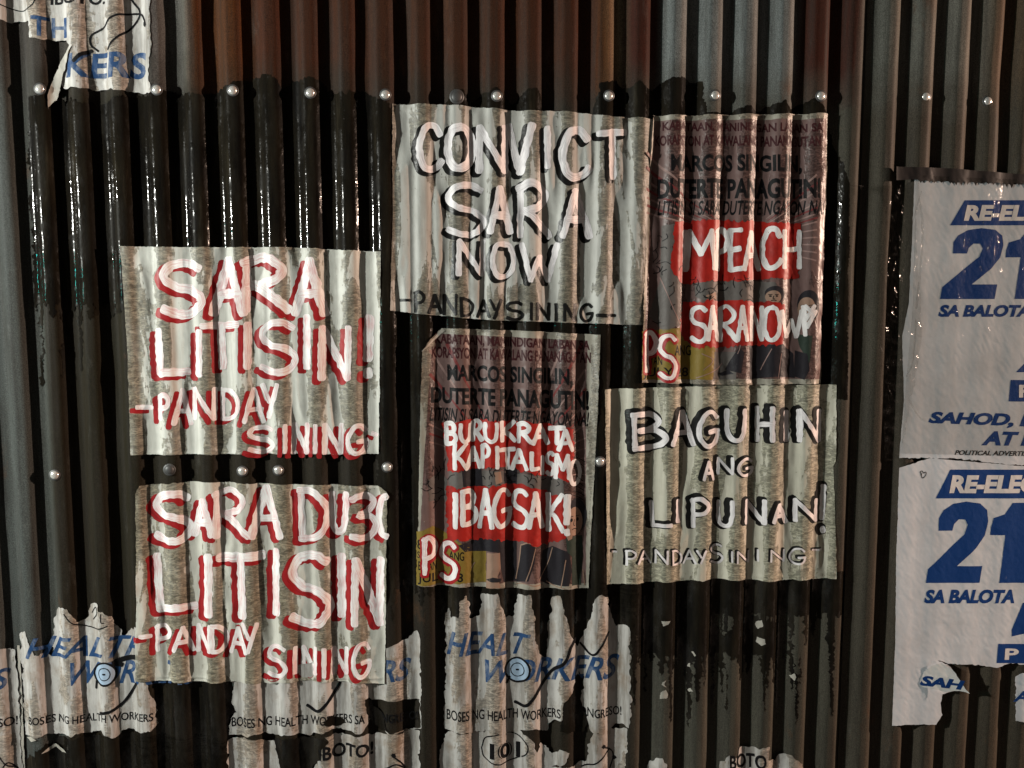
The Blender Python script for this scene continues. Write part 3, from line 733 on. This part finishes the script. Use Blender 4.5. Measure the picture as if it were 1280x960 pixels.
# 5 (lower centre)
z = zoomer(2.665, 500, 390); z1 = zoomer(4.923, 500, 400); z2 = zoomer(4.923, 500, 560)
P5, s5 = handbill('lower centre dark red handbill with folded corner, pale margins and three white lettered rows',
    zp(z, (75, 130), (100, 92), (138, 54), (400, 62), (668, 76), (655, 400), (640, 700), (630, 924), (400, 926), (300, 920), (58, 914), (62, 600), (68, 300)),
    zp(z, (104, 140), (132, 72), (628, 96), (622, 300), (622, 908), (58, 902), (80, 500)), .0010, 27, 0, 0, 0, 0, 0)
patch(zp(z, (72, 132), (140, 54), (150, 62), (112, 96), (90, 120)), s5, .0012, M['fibre'], P5, 'folded_corner', .5, 3)
bd = (536, 428, 734, 730)
rays(P5, s5, (640, 590), 60, 220, [200, 210, 222, 236, 250, 292, 306, 318, 328, 336, 343, 350, 356, 3, 9], M['ray'], .00022, bd, .9)
rays(P5, s5, (640, 590), 60, 220, [205, 230, 243, 299, 312, 323], M['ray_red'], .00026, bd, 1.2)
text('KABATAAN, MANINDIGAN LABAN SA', (z1(215, 82), z1(1172, 128), z1(1172, 196), z1(215, 155)), s5, .0003, M['ink_red'], P5, .03)
text('KORAPSYON AT KAWALANG PANANAGUTAN', (z1(195, 162), z1(1178, 200), z1(1178, 268), z1(195, 232)), s5, .0003, M['ink_red'], P5, .03)
text('MARCOS SINGILIN,', (z1(290, 272), z1(1065, 300), z1(1065, 418), z1(290, 390)), s5, .0003, M['ink'], P5, .035)
text('DUTERTE PANAGUTIN!', (z1(190, 412), z1(1168, 438), z1(1168, 560), z1(190, 512)), s5, .0003, M['ink'], P5, .04)
text('LITISIN SI SARA DUTERTE NGAYON NA!', (z1(182, 538), z1(1168, 572), z1(1168, 660), z1(182, 622)), s5, .0003, M['ink'], P5, .022, .25)
patch(zp(z2, (300, 150), (600, 140), (830, 170), (1000, 180), (1010, 320), (800, 260), (520, 240), (300, 250)), s5, .0003, M['cloth_gr'], P5, 'illustration', 1, 4)
patch(zp(z2, (380, 130), (500, 120), (510, 240), (390, 240)), s5, .0004, M['cloth_dk'], P5, 'illustration')
patch(zp(z2, (640, 130), (725, 120), (720, 230), (640, 220)), s5, .0004, M['cloth_dk'], P5, 'illustration')
patch(zp(z2, (580, 150), (620, 145), (630, 210), (590, 225)), s5, .0005, M['skin'], P5, 'illustration')
patch(zp(z2, (170, 200), (240, 150), (290, 200), (280, 330), (180, 330)), s5, .0004, M['cloth_gr'], P5, 'illustration', 1, 6)
patch(zp(z2, (100, 520), (200, 480), (380, 590), (500, 640), (530, 640), (530, 830), (100, 850)), s5, .0003, M['yellow'], P5, 'illustration', 1, 5)
patch(zp(z2, (360, 600), (480, 560), (720, 570), (720, 830), (640, 830), (600, 640), (400, 640)), s5, .00034, M['cloth_dk'], P5, 'illustration')
patch(zp(z2, (535, 650), (615, 645), (620, 740), (600, 790), (620, 860), (530, 868)), s5, .00046, M['skin'], P5, 'illustration')
patch(zp(z2, (530, 815), (570, 795), (622, 805), (618, 826), (560, 826)), s5, .00056, M['cloth_dk'], P5, 'illustration')
patch(zp(z2, (745, 600), (800, 585), (840, 610), (830, 700), (790, 820), (720, 835), (735, 680)), s5, .00042, M['cloth_dk'], P5, 'illustration')
patch(zp(z2, (880, 640), (940, 610), (1040, 640), (1060, 760), (1040, 850), (910, 850), (860, 820)), s5, .00044, M['cloth_dk'], P5, 'illustration')
patch(zp(z2, (1020, 550), (1125, 545), (1130, 665), (1115, 850), (1060, 850), (1060, 670), (1030, 640)), s5, .0005, M['cloth_gn'], P5, 'illustration')
lines([zp(z2, (745, 605), (735, 700), (715, 815)), zp(z2, (835, 620), (810, 720), (775, 820)), zp(z2, (940, 620), (910, 720), (860, 820)), zp(z2, (1020, 690), (1005, 780), (990, 860)), zp(z2, (745, 603), (790, 585), (838, 610)), zp(z2, (720, 845), (770, 838), (830, 850), (870, 848)), zp(z2, (905, 830), (950, 855), (1010, 865)), zp(z2, (440, 740), (460, 710)), zp(z2, (1130, 760), (1140, 850))], 1.2, s5, .00062, M['skin'], P5, 'illustration')
face(P5, s5, z2, 1082, 445, 52, 88, .28)
patch(zp(z2, (1020, 540), (1065, 520), (1060, 560), (1035, 570)), s5, .0007, M['skin'], P5, 'illustration')
sc = []
for k in range(40):
    x = rnd.choice([rnd.uniform(170, 300), rnd.uniform(490, 1000)]); y = rnd.uniform(100, 330) if x < 320 else rnd.uniform(150, 240)
    a = rnd.uniform(0, 360); L = rnd.uniform(25, 70)
    sc.append(zp(z2, (x, y), (x+L*.5*math.cos(R(a))+rnd.uniform(-8, 8), y+L*.5*math.sin(R(a))), (x+L*math.cos(R(a+25)), y+L*math.sin(R(a+25)))))
for k in range(9): sc.append(zp(z2, (1135+rnd.uniform(-6, 8), 90+k*30), (1105, 70+k*30), (1060+rnd.uniform(0, 30), 55+k*30)))
lines(sc, .9, s5, .00068, M['ink'], P5, 'illustration')
for t, b in (('8', box(z2, 105, 565, 138, 625)), ('SA', box(z2, 105, 640, 150, 680)), ('ANG', box(z2, 300, 640, 395, 694)), ('BAYAN', box(z2, 112, 698, 225, 752)), ('JULY 28', box(z2, 108, 770, 388, 842))):
    text(t, b, s5, .0005, M['ink'], P5, .012)
patch(zp(z1, (250, 640), (420, 612), (700, 622), (920, 640), (1070, 670), (1075, 840)) + zp(z2, (1040, 210), (900, 180), (800, 150), (640, 120), (480, 130), (290, 150), (285, 30)), s5, .00078, M['red_block'], P5, 'red_bar', 4, 41)
patch(zp(z2, (285, 240), (480, 240), (700, 225), (880, 260), (1010, 300), (1040, 420), (1015, 560), (850, 610), (700, 580), (560, 560), (400, 575), (290, 570), (280, 400)), s5, .00078, M['red_block'], P5, 'red_bar', 4, 42)
paint('P145,560,222,772 S250,592,342,812', z2, 12.5, s5, .00078, M['red_sh'], P5, 'letter_shadow', (.5, 1), 1, 54)
paint('B280,640,345,765 U370,645,438,750 R446,625,505,742 U520,640,600,750 K622,630,708,745 R728,640,806,752 A820,650,912,762 T922,665,1010,765 A978,680,1062,802', z1, 5.6, s5, .0009, M['white_pl'], P5, 'painted_word', (0, 0), 1, 51)
paint('K330,-25,412,130 A415,0,492,122 P505,-15,548,122 I575,-5,622,122 T618,10,704,128 A690,15,780,132 L808,30,855,135 I860,58,896,162 S905,35,950,168 M960,45,1042,188 O1046,85,1112,225', z2, 5.2, s5, .0009, M['white_pl'], P5, 'painted_word', (0, 0), 1, 52)
paint('I310,285,370,490 B380,268,470,472 A490,262,566,490 G575,262,682,482 S696,268,786,495 A795,278,876,490 K910,290,1002,512 !1008,298,1050,528', z2, 6.4, s5, .0009, M['white_pl'], P5, 'painted_word', (0, 0), 1, 53)
paint('P145,560,222,772 S250,592,342,812', z2, 6.4, s5, .0009, M['white_red'], P5, 'painted_word', (0, 0), 1, 54)

# ------------------------------------------------------------------ health worker handbills (torn) along the bottom and top left
GH = 'torn handbills of a health workers campaign'
def steth(root, sf, c, r, tube, off=.0004):
    ell = lambda k: [(c[0]+r*k*math.cos(R(a)), c[1]+r*k*math.sin(R(a))) for a in range(0, 361, 20)]
    patch(ell(1.0)[:-1], sf, off, M['blue_l'], root, 'stethoscope_drawing')
    lines([ell(1.0), ell(.55), [(c[0]-1.2, c[1]), (c[0]+1.2, c[1])]], [2.4, 1.2, 2.4], sf, off+.0001, M['ink'], root, 'stethoscope_drawing')
    for pts, w in tube: line(pts, w, sf, off+.0003, M['ink'], root, 'stethoscope_drawing')
# left
H1, h1 = poster('torn_handbill', 'torn white handbill left of the lower left poster, blue disc and tube drawn on it', 'handbill',
    [(22, 795), (30, 790), (42, 822), (50, 818), (62, 825), (64, 775), (72, 760), (84, 762), (95, 780), (106, 776), (110, 758), (120, 756), (122, 765), (138, 772), (150, 800), (160, 790), (168, 785), (182, 800), (186, 868), (192, 880), (195, 906), (188, 914), (178, 916), (158, 912), (140, 922), (118, 916), (108, 918), (72, 920), (28, 922), (28, 870)],
    M['health'], .0006, 41, 3.2, .35, .0006, .002, group=GH, quad=False)
text('HEALTH', ((36, 798), (190, 796), (184, 822), (30, 824)), h1, .00025, M['blue_h'], H1, .02, .2)
text('WORKERS', ((88, 828), (250, 826), (246, 856), (84, 857)), h1, .00025, M['blue_h'], H1, .02, .2)
steth(H1, h1, (130, 843), 14, [([(150, 833), (142, 829), (160, 824), (178, 821)], 6), ([(124, 906-13), (142, 888), (156, 876), (169, 856)], 3.6), ([(118, 862), (119, 853)], 3)])
text('BOSES NG HEALTH WORKERS', ((34, 897), (191, 892), (191, 902), (34, 907)), h1, .0003, M['ink'], H1, .014)
lines([[(80, 768), (88, 778), (100, 784), (120, 787), (134, 783)], [(112, 768), (118, 760), (120, 768), (114, 776)], [(126, 768), (126, 778), (130, 779)]], 1.4, h1, .0003, M['ink'], H1, 'printed_text')
# far left sliver and its white strip
H0, h0 = poster('torn_handbill', 'grey sliver of a handbill at the far lower left edge of the view', 'handbill',
    [(-70, 806), (0, 812), (14, 815), (18, 850), (20, 905), (24, 975), (-70, 980)], M['health'], .0007, 43, 1.5, .35, .0006, .002, group=GH, quad=False)
text('RS', ((-26, 836), (10, 836), (9, 862), (-28, 862)), h0, .0003, M['blue_h'], H0, .02, .2)
text('KONGRESO!', ((-58, 898), (18, 898), (18, 909), (-58, 909)), h0, .0003, M['ink'], H0, .014)
lines([[(-4, 940), (6, 955), (18, 962)], [(2, 962), (10, 954), (22, 968)]], 1.6, h0, .0003, M['ink'], H0, 'stethoscope_drawing')
ST, stt = poster('paper_strip', 'thin white paper strip standing upright beside the far left handbill', 'paper strip',
    [(17, 810), (20, 810), (23, 868), (27, 970), (23, 970), (20, 900)], M['fibre'], .0016, 44, .5, .1, .0003, 0, quad=False)
# centre left, under poster 2
H2, h2 = poster('torn_handbill', 'torn handbill directly below the lower left poster, holes in its line of black print', 'handbill',
    [(290, 840), (350, 838), (480, 812), (500, 804), (516, 795), (521, 790), (524, 800), (526, 912), (515, 916), (500, 915), (487, 919), (478, 912), (470, 900), (462, 885), (458, 875), (460, 868), (456, 884), (462, 902), (450, 917), (436, 915), (420, 912), (402, 917), (386, 921), (366, 918), (350, 921), (330, 917), (305, 922), (286, 920), (288, 900), (294, 893), (288, 880)],
    M['health'], .0007, 47, 2.2, .35, .0006, .002, group=GH, quad=False)
text('KERS', ((440, 826), (514, 824), (511, 852), (436, 855)), h2, .00025, M['blue_h'], H2, .02, .2)
line([(383, 884), (396, 890), (410, 878), (424, 856)], 3.8, h2, .0005, M['ink'], H2, 'stethoscope_drawing')
text('BOSES NG HEALTH WORKERS SA KONGRESO!', ((288, 899), (522, 892), (522, 903), (288, 911)), h2, .0003, M['ink'], H2, .014)
patch([(402, 903), (412, 896), (425, 899), (432, 906), (420, 910), (408, 908)], h2, .0006, M['paste'], H2, 'torn_hole', 2, 5)
patch([(456, 876), (461, 874), (466, 886), (476, 892), (480, 905), (486, 916), (476, 916), (464, 905), (458, 893)], h2, .0006, M['paste'], H2, 'torn_hole', 2, 6)
H2b, h2b = poster('torn_handbill', 'ragged pinkish handbill at the bottom edge with heavy black capitals and an exclamation mark', 'handbill',
    [(284, 928), (310, 925), (342, 930), (344, 940), (356, 975), (380, 985), (395, 958), (402, 950), (400, 938), (412, 928), (406, 922), (440, 922), (480, 920), (524, 916), (522, 985), (285, 985)],
    M['health'], .0005, 49, 3, .35, .0006, .002, group=GH, quad=False)
text('IBOTO!', ((398, 934), (466, 930), (466, 946), (398, 952)), h2b, .0003, M['ink'], H2b, .03)
lines([[(491, 945), (500, 953), (506, 962)], [(480, 964), (496, 956), (512, 970)]], 1.8, h2b, .0003, M['ink'], H2b, 'stethoscope_drawing')
patch([(488.5, 945), (490, 942), (494, 942), (495, 946), (492, 948)], h2b, .0003, M['ink'], H2b, 'stethoscope_drawing')
patch([(342, 926), (402, 924), (408, 930), (398, 938), (400, 950), (392, 958), (380, 985), (356, 985), (346, 950)], h2b, .0006, M['paste'], H2b, 'torn_hole', 3, 9)
# centre
H3, h3 = poster('torn_handbill', 'badly torn handbill below the folded-corner red handbill, its right side ripped open', 'handbill',
    [(557, 770), (560, 762), (564, 775), (574, 770), (575, 752), (582, 745), (588, 775), (600, 770), (602, 745), (622, 742), (632, 775), (644, 770), (648, 745), (664, 744), (668, 790), (674, 820), (684, 830), (686, 790), (692, 750), (700, 746), (706, 770), (716, 800), (724, 812), (738, 778), (744, 752), (752, 744), (760, 748), (764, 770), (772, 790), (774, 784), (786, 785), (788, 850), (786, 910), (770, 908), (755, 918), (740, 915), (728, 880), (732, 850), (724, 838), (716, 868), (704, 880), (702, 900), (690, 903), (684, 916), (664, 912), (640, 918), (610, 914), (588, 917), (556, 914)],
    M['health'], .0007, 53, 3.0, .35, .0006, .002, group=GH, quad=False)
text('HEALT', ((560, 791), (664, 793), (658, 819), (558, 821)), h3, .00025, M['blue_h'], H3, .02, .2)
text('WORKERS', ((606, 826), (776, 820), (772, 850), (602, 855)), h3, .00025, M['blue_h'], H3, .02, .2)
steth(H3, h3, (647, 839), 15, [([(644, 880), (656, 883), (668, 872), (688, 843), (706, 828), (713, 812), (720, 800)], 3.8), ([(726, 806), (740, 820), (752, 808), (762, 792)], 2.6), ([(634, 855), (637, 848)], 3)])
text('BOSES NG HEALTH WORKERS SA KONGRESO!', ((558, 890), (778, 886), (778, 897), (558, 903)), h3, .0003, M['ink'], H3, .014)
patch([(704, 880), (716, 868), (722, 845), (727, 850), (726, 880), (736, 905), (730, 918), (700, 915), (703, 900)], h3, .0006, M['paste'], H3, 'torn_hole', 2, 11)
H3b, h3b = poster('torn_handbill', 'torn handbill at the bottom edge of the view with an oval around large outlined numerals', 'handbill',
    [(551, 940), (560, 918), (580, 918), (600, 915), (650, 916), (664, 925), (672, 945), (676, 930), (690, 945), (700, 938), (712, 942), (704, 955), (690, 962), (720, 960), (734, 955), (742, 918), (760, 916), (784, 912), (780, 985), (550, 985)],
    M['health'], .0005, 57, 3, .35, .0006, .002, group=GH, quad=False)
lines([[(602, 938), (608, 924), (628, 918), (648, 922), (660, 935), (652, 948), (625, 956), (606, 950), (602, 938)]], 1.5, h3b, .0003, M['ink'], H3b, 'printed_text')
def outl(s, b, bold, root, sf):
    text(s, b, sf, .0003, M['ink'], root, bold+.05); text(s, b, sf, .0005, M['health'], root, bold-.035)
outl('101', ((611, 930), (652, 930), (652, 950), (611, 950)), .0, H3b, h3b)
lines([[(728, 962), (746, 954), (762, 940)], [(754, 934), (766, 942), (768, 950)], [(768, 950), (762, 968)]], 1.8, h3b, .0003, M['ink'], H3b, 'stethoscope_drawing')
patch([(752, 934), (755, 931), (758, 934), (755, 937)], h3b, .0004, M['ink'], H3b, 'stethoscope_drawing')
patch([(766, 950), (769, 947), (772, 950), (769, 953)], h3b, .0004, M['ink'], H3b, 'stethoscope_drawing')
# torn crowns at the very bottom
for i, (pts, lb) in enumerate([([(812, 975), (814, 956), (822, 950), (828, 948), (833, 956), (836, 975)], 'small crown of torn paper at the bottom edge, left of the lettered scrap'),
        ([(900, 985), (902, 955), (912, 944), (924, 952), (926, 936), (946, 937), (962, 934), (960, 950), (972, 955), (976, 946), (990, 945), (1004, 956), (1006, 985)], 'torn white scrap with broken black capitals at the bottom edge, right of a paper crown')]):
    r_, f_ = poster('torn_handbill', lb, 'handbill', pts, M['health'], .0007, 60+i, 2.5, .3, .0012, .002, group=GH, quad=False)
    if i: text('BOTO', ((912, 944), (958, 944), (958, 962), (912, 962)), f_, .0003, M['ink'], r_, .03)
# top left
HT, ht = poster('torn_handbill', 'torn handbill in the top left corner with blue capitals and a hanging flap', 'handbill',
    [(-80, -60), (184, -60), (187, 20), (188, 60), (184, 90), (188, 114), (176, 115), (150, 112), (120, 110), (95, 108), (76, 108), (70, 96), (80, 70), (86, 55), (82, 48), (36, 46), (34, 25), (0, 24), (-80, 26)],
    M['health'], .0007, 63, 2.0, .35, .0006, .002, group=GH, quad=False)
text('TH', ((38, 19), (82, 21), (82, 46), (38, 44)), ht, .00025, M['blue_h'], HT, .02, 0)
text('KERS', ((82, 66), (181, 63), (180, 97), (80, 96)), ht, .00025, M['blue_h'], HT, .03, .05)
line([(92, 76), (100, 68), (112, 62)], 4.5, ht, .0005, M['ink'], HT, 'stethoscope_drawing')
line([(120, 62), (111, 54), (112, 42), (128, 33), (138, 22), (155, 16), (172, 15), (178, 22), (180, 28)], 2.6, ht, .0004, M['ink'], HT, 'stethoscope_drawing')
line([(134, 61), (140, 52), (158, 36), (170, 20), (171, 10), (164, 1), (158, -8)], 2.4, ht, .0005, M['ink'], HT, 'stethoscope_drawing')
patch([(177, 30), (177, 26), (180, 25), (182, 30), (180, 33)], ht, .0004, M['ink'], HT, 'stethoscope_drawing')
text('IBOTO.', ((60, -12), (130, -12), (130, 4), (60, 4)), ht, .0003, M['ink'], HT, .03)
lines([[(-10, 2), (12, 9), (28, 11), (40, 6), (46, -6)]], 1.4, ht, .0003, M['ink'], HT, 'printed_text')
patch([(88, 56), (84, 70), (75, 100), (70, 122), (64, 128), (60, 136), (59, 118), (66, 92), (76, 72)], ht, .0035, M['fibre'], HT, 'hanging_flap', 1.5, 4)

# small scraps left on the steel
scr = [([(827, 777), (838, 776), (834, 781), (829, 783)], 'small white paper scrap, highest and leftmost on the bare steel'),
       ([(947, 779), (953, 776), (954, 784), (949, 788), (946, 783)], 'upper scrap of a pair on the dark paste under the right hand poster'),
       ([(948, 798), (956, 799), (957, 805), (952, 808), (947, 804)], 'lower scrap of a pair on the dark paste under the right hand poster'),
       ([(828, 853), (833, 850), (830, 855), (833, 859), (827, 856)], 'tiny hooked paper scrap just above a square one'),
       ([(826, 866), (832, 862), (835, 868), (833, 873), (825, 874)], 'square paper scrap below a tiny hooked one'),
       ([(861, 865), (864, 862), (867, 865), (863, 867)], 'single oval paper fleck right of the square scrap'),
       ([(865, 816), (867, 815), (870, 820), (868, 821)], 'tiny slanted paper sliver on the grey rib, topmost of four flecks'),
       ([(862, 832), (864, 831), (864, 836), (861, 836)], 'tiny paper fleck on the grey rib, lowest of a cluster'),
       ([(993, 842), (995, 846), (993, 851), (988, 846)], 'small paper scrap on the streaked steel right of the paste drips'),
       ([(1241, 912), (1244, 908), (1245, 914), (1242, 918), (1240, 915)], 'small bright scrap on the steel at lower right below the campaign posters')]
for i, (pts, lb) in enumerate(scr):
    X, Z = W([p[0] for p in pts], [p[1] for p in pts])
    r_ = press('paper_scrap', outline(jag(pts, .8, 70+i, 1.2)), make_surf(.0009, 70+i, .2, .0012), 0, M['fibre'])
    r_['label'] = lb; r_['category'] = 'paper scrap'; r_['group'] = 'paper scraps left on the steel'
for i, (pts, lb) in enumerate([([(30, 925), (38, 921), (46, 925), (38, 928)], 'short curl of torn paper under the lower left handbill, leftmost of its row'),
        ([(52, 942), (58, 937), (66, 933), (72, 938), (80, 944), (74, 944), (66, 937), (58, 941)], 'long curl of torn paper under the lower left handbill')]):
    r_ = press('paper_scrap', outline(pts), make_surf(.0016, 90+i, .2, .0012), 0, M['fibre'])
    r_['label'] = lb; r_['category'] = 'paper scrap'; r_['group'] = 'paper scraps left on the steel'

# ------------------------------------------------------------------ campaign posters on the right
GC = 'blue and white campaign posters'
def two(z):    # bold slanted numeral 2
    return zp(z, (316, 370), (318, 330), (335, 305), (372, 285), (420, 278), (470, 284), (496, 305), (500, 340), (488, 385), (455, 425), (400, 470), (385, 482), (478, 482), (468, 535), (270, 535), (278, 492), (350, 432), (412, 382), (424, 352), (415, 335), (392, 334), (374, 350), (368, 370))
def one(z): return zp(z, (510, 360), (520, 330), (560, 318), (590, 282), (668, 282), (640, 535), (540, 535), (562, 384), (508, 384))
def campaign(label, z, pts, seed, off, jamp):
    root, sf = poster('campaign_poster', label, 'poster', pts, M['campaign'], off, seed, .8, 0, .0007, .0015, .94, group=GC, quad=False, jamp=jamp)
    bd_ = patch(zp(z, (360, 177), (830, 177), (810, 268), (306, 268)), sf, .0003, M['blue'], root, 'blue_band')
    text('RE-ELECT', box(z, 356, 194, 745, 252), sf, .0006, M['campaign_w'], bd_, .05, .18)
    patch(two(z), sf, .0003, M['blue'], root, 'numeral'); patch(one(z), sf, .0003, M['blue'], root, 'numeral')
    text('SA BALOTA', box(z, 264, 556, 596, 600), sf, .0003, M['blue'], root, .05, .25)
    return root, sf
z7 = zoomer(2.91, 1080, 190)
C1, c1 = campaign('upper white campaign poster with blue numerals, wrapped in clear plastic film under dark tape', z7,
    [(1141, 224), (1200, 227), (1290, 231), (1450, 236), (1440, 590), (1290, 582), (1240, 578), (1190, 572), (1122, 572), (1128, 500), (1126, 420), (1134, 380), (1138, 300)], 81, .0056, [.5, 2.0, .5, .5, .5, 2, 2, 2, .5, .5, .5, .5, .5])
patch(zp(z7, (575, 770), (640, 770), (640, 800), (545, 800)), c1, .0003, M['blue'], C1, 'numeral')
bd_ = patch(zp(z7, (526, 828), (830, 832), (828, 910), (518, 906)), c1, .0003, M['blue'], C1, 'blue_band')
text('P', box(z7, 556, 846, 600, 892), c1, .0006, M['campaign_w'], bd_, .04)
text('SAHOD, E', ((1160, 514), (1292, 517), (1290, 536), (1158, 531)), c1, .0003, M['blue'], C1, .05, .2)
text('AT K', ((1226, 538), (1300, 540), (1298, 557), (1224, 556)), c1, .0003, M['blue'], C1, .05, .2)
text('POLITICAL ADVERTISEMENT', ((1192, 562), (1312, 564), (1312, 570), (1191, 568)), c1, .0003, M['ink'], C1, .02, .2)
# film and tape belong to the poster
fs = make_surf(.0074, 85, 0, .0030, None, 0, .9)
press('plastic_film', outline(jag([(1058, 232), (1128, 232), (1146, 218), (1142, 300), (1150, 420), (1132, 520), (1122, 572), (1104, 575), (1098, 430), (1110, 300), (1098, 245)], 2, 6)), fs, 0, M['film'], C1)
press('plastic_film', outline([(1142, 220), (1440, 232), (1436, 572), (1124, 566), (1128, 500), (1138, 380)]), make_surf(.0080, 86, 0, .0016, None, 0, .9), 0, M['film'], C1)
tp = [(1118, 209), (1180, 211), (1290, 220), (1450, 230), (1450, 240)]
x = 1290.0; teeth = []; rnd = random.Random(9); x = 1440.0
while x > 1150: teeth += [(x, 226+(x-1140)*.03), (x-2.5, 228+(x-1140)*.03+rnd.uniform(0, 5)*(1 if x > 1190 else .3)), (x-5, 226+(x-1140)*.03)]; x -= rnd.uniform(6, 11)
press('dark_tape', outline(tp+teeth+[(1142, 225), (1118, 226)]), make_surf(.0086, 87, 0, .0008, None, 0, .85), 0, M['tape'], C1)
# plastic glints: hard creases of the film near the left edge
lines([[(1146, 250), (1150, 290), (1146, 350), (1142, 385)], [(1148, 240), (1140, 270), (1128, 320)], [(1132, 290), (1126, 340), (1112, 430)], [(1142, 400), (1138, 450), (1130, 470)], [(1134, 500), (1142, 515), (1150, 525)]], [3.0, 1.5, 1.2, 2.0, 2.2], fs, .001, M['film'], C1, 'film_crease')

z8 = zoomer(1.0, 0, 0)
def z9(x, y):   # same layout, printed larger box on the lower poster
    return (1155+(x-270)*.338, 626+(y-278)*.402*.98)
C2, c2 = campaign('lower white campaign poster with blue numerals, bottom torn away, ragged flap at its left', z9,
    [(1122, 584), (1160, 572), (1300, 584), (1445, 590), (1440, 834), (1290, 832), (1258, 828), (1243, 833), (1200, 829), (1178, 826), (1170, 824), (1186, 832), (1194, 846), (1198, 856), (1190, 862), (1176, 866), (1174, 880), (1176, 892), (1168, 904), (1140, 904), (1113, 905), (1117, 800), (1118, 700)], 83, .0062,
    [1, .5, .5, .5, 3, 3, 3, 2, 2, 1.5, 2, 2, 2, 2, 2, 2, 1, 1, 1, 1, .5, .5, .5])
patch([(1262, 786), (1276, 752), (1300, 752), (1288, 776), (1280, 790), (1262, 794)], c2, .0003, M['blue'], C2, 'numeral')
bd_ = patch([(1245, 803), (1330, 804), (1328, 828), (1243, 827)], c2, .0003, M['blue'], C2, 'blue_band')
text('P', ((1254, 809), (1271, 809), (1270, 823), (1253, 823)), c2, .0006, M['campaign_w'], bd_, .03)
fx0, fx1 = w1(1148, 845)[0], w1(1198, 845)[0]
flap_s = lambda X, Z: c2(X, Z) - .016*np.clip((X-fx0)/(fx1-fx0), 0, 1.1)**1.3 - .0006
fl_ = patch([(1148, 850), (1152, 838), (1160, 830), (1172, 826), (1184, 832), (1192, 844), (1199, 856), (1203, 860), (1192, 858), (1176, 861), (1150, 856)], flap_s, 0, M['flap'], C2, 'torn_flap', 1.2, 6)
text('SAH', ((1149, 842), (1198, 845), (1197, 857), (1147, 855)), flap_s, .0004, M['blue'], fl_, .05, .2)
lines([[(1150, 592), (1148, 589), (1151, 588), (1152, 591), (1155, 589), (1155, 593), (1151, 597), (1149, 592)]], .9, c2, .0004, M['ink'], C2, 'printed_text')
r_, f_ = poster('torn_handbill', 'torn campaign scrap at the lower right edge, white with blue capitals', 'handbill',
    [(1268, 845), (1276, 840), (1300, 838), (1340, 842), (1338, 905), (1268, 900)], M['campaign'], .0050, 88, 2.0, 0, .0008, .001, .8, quad=False)
text('AT', ((1266, 862), (1300, 862), (1298, 876), (1265, 876)), f_, .0003, M['blue'], r_, .035, .2)
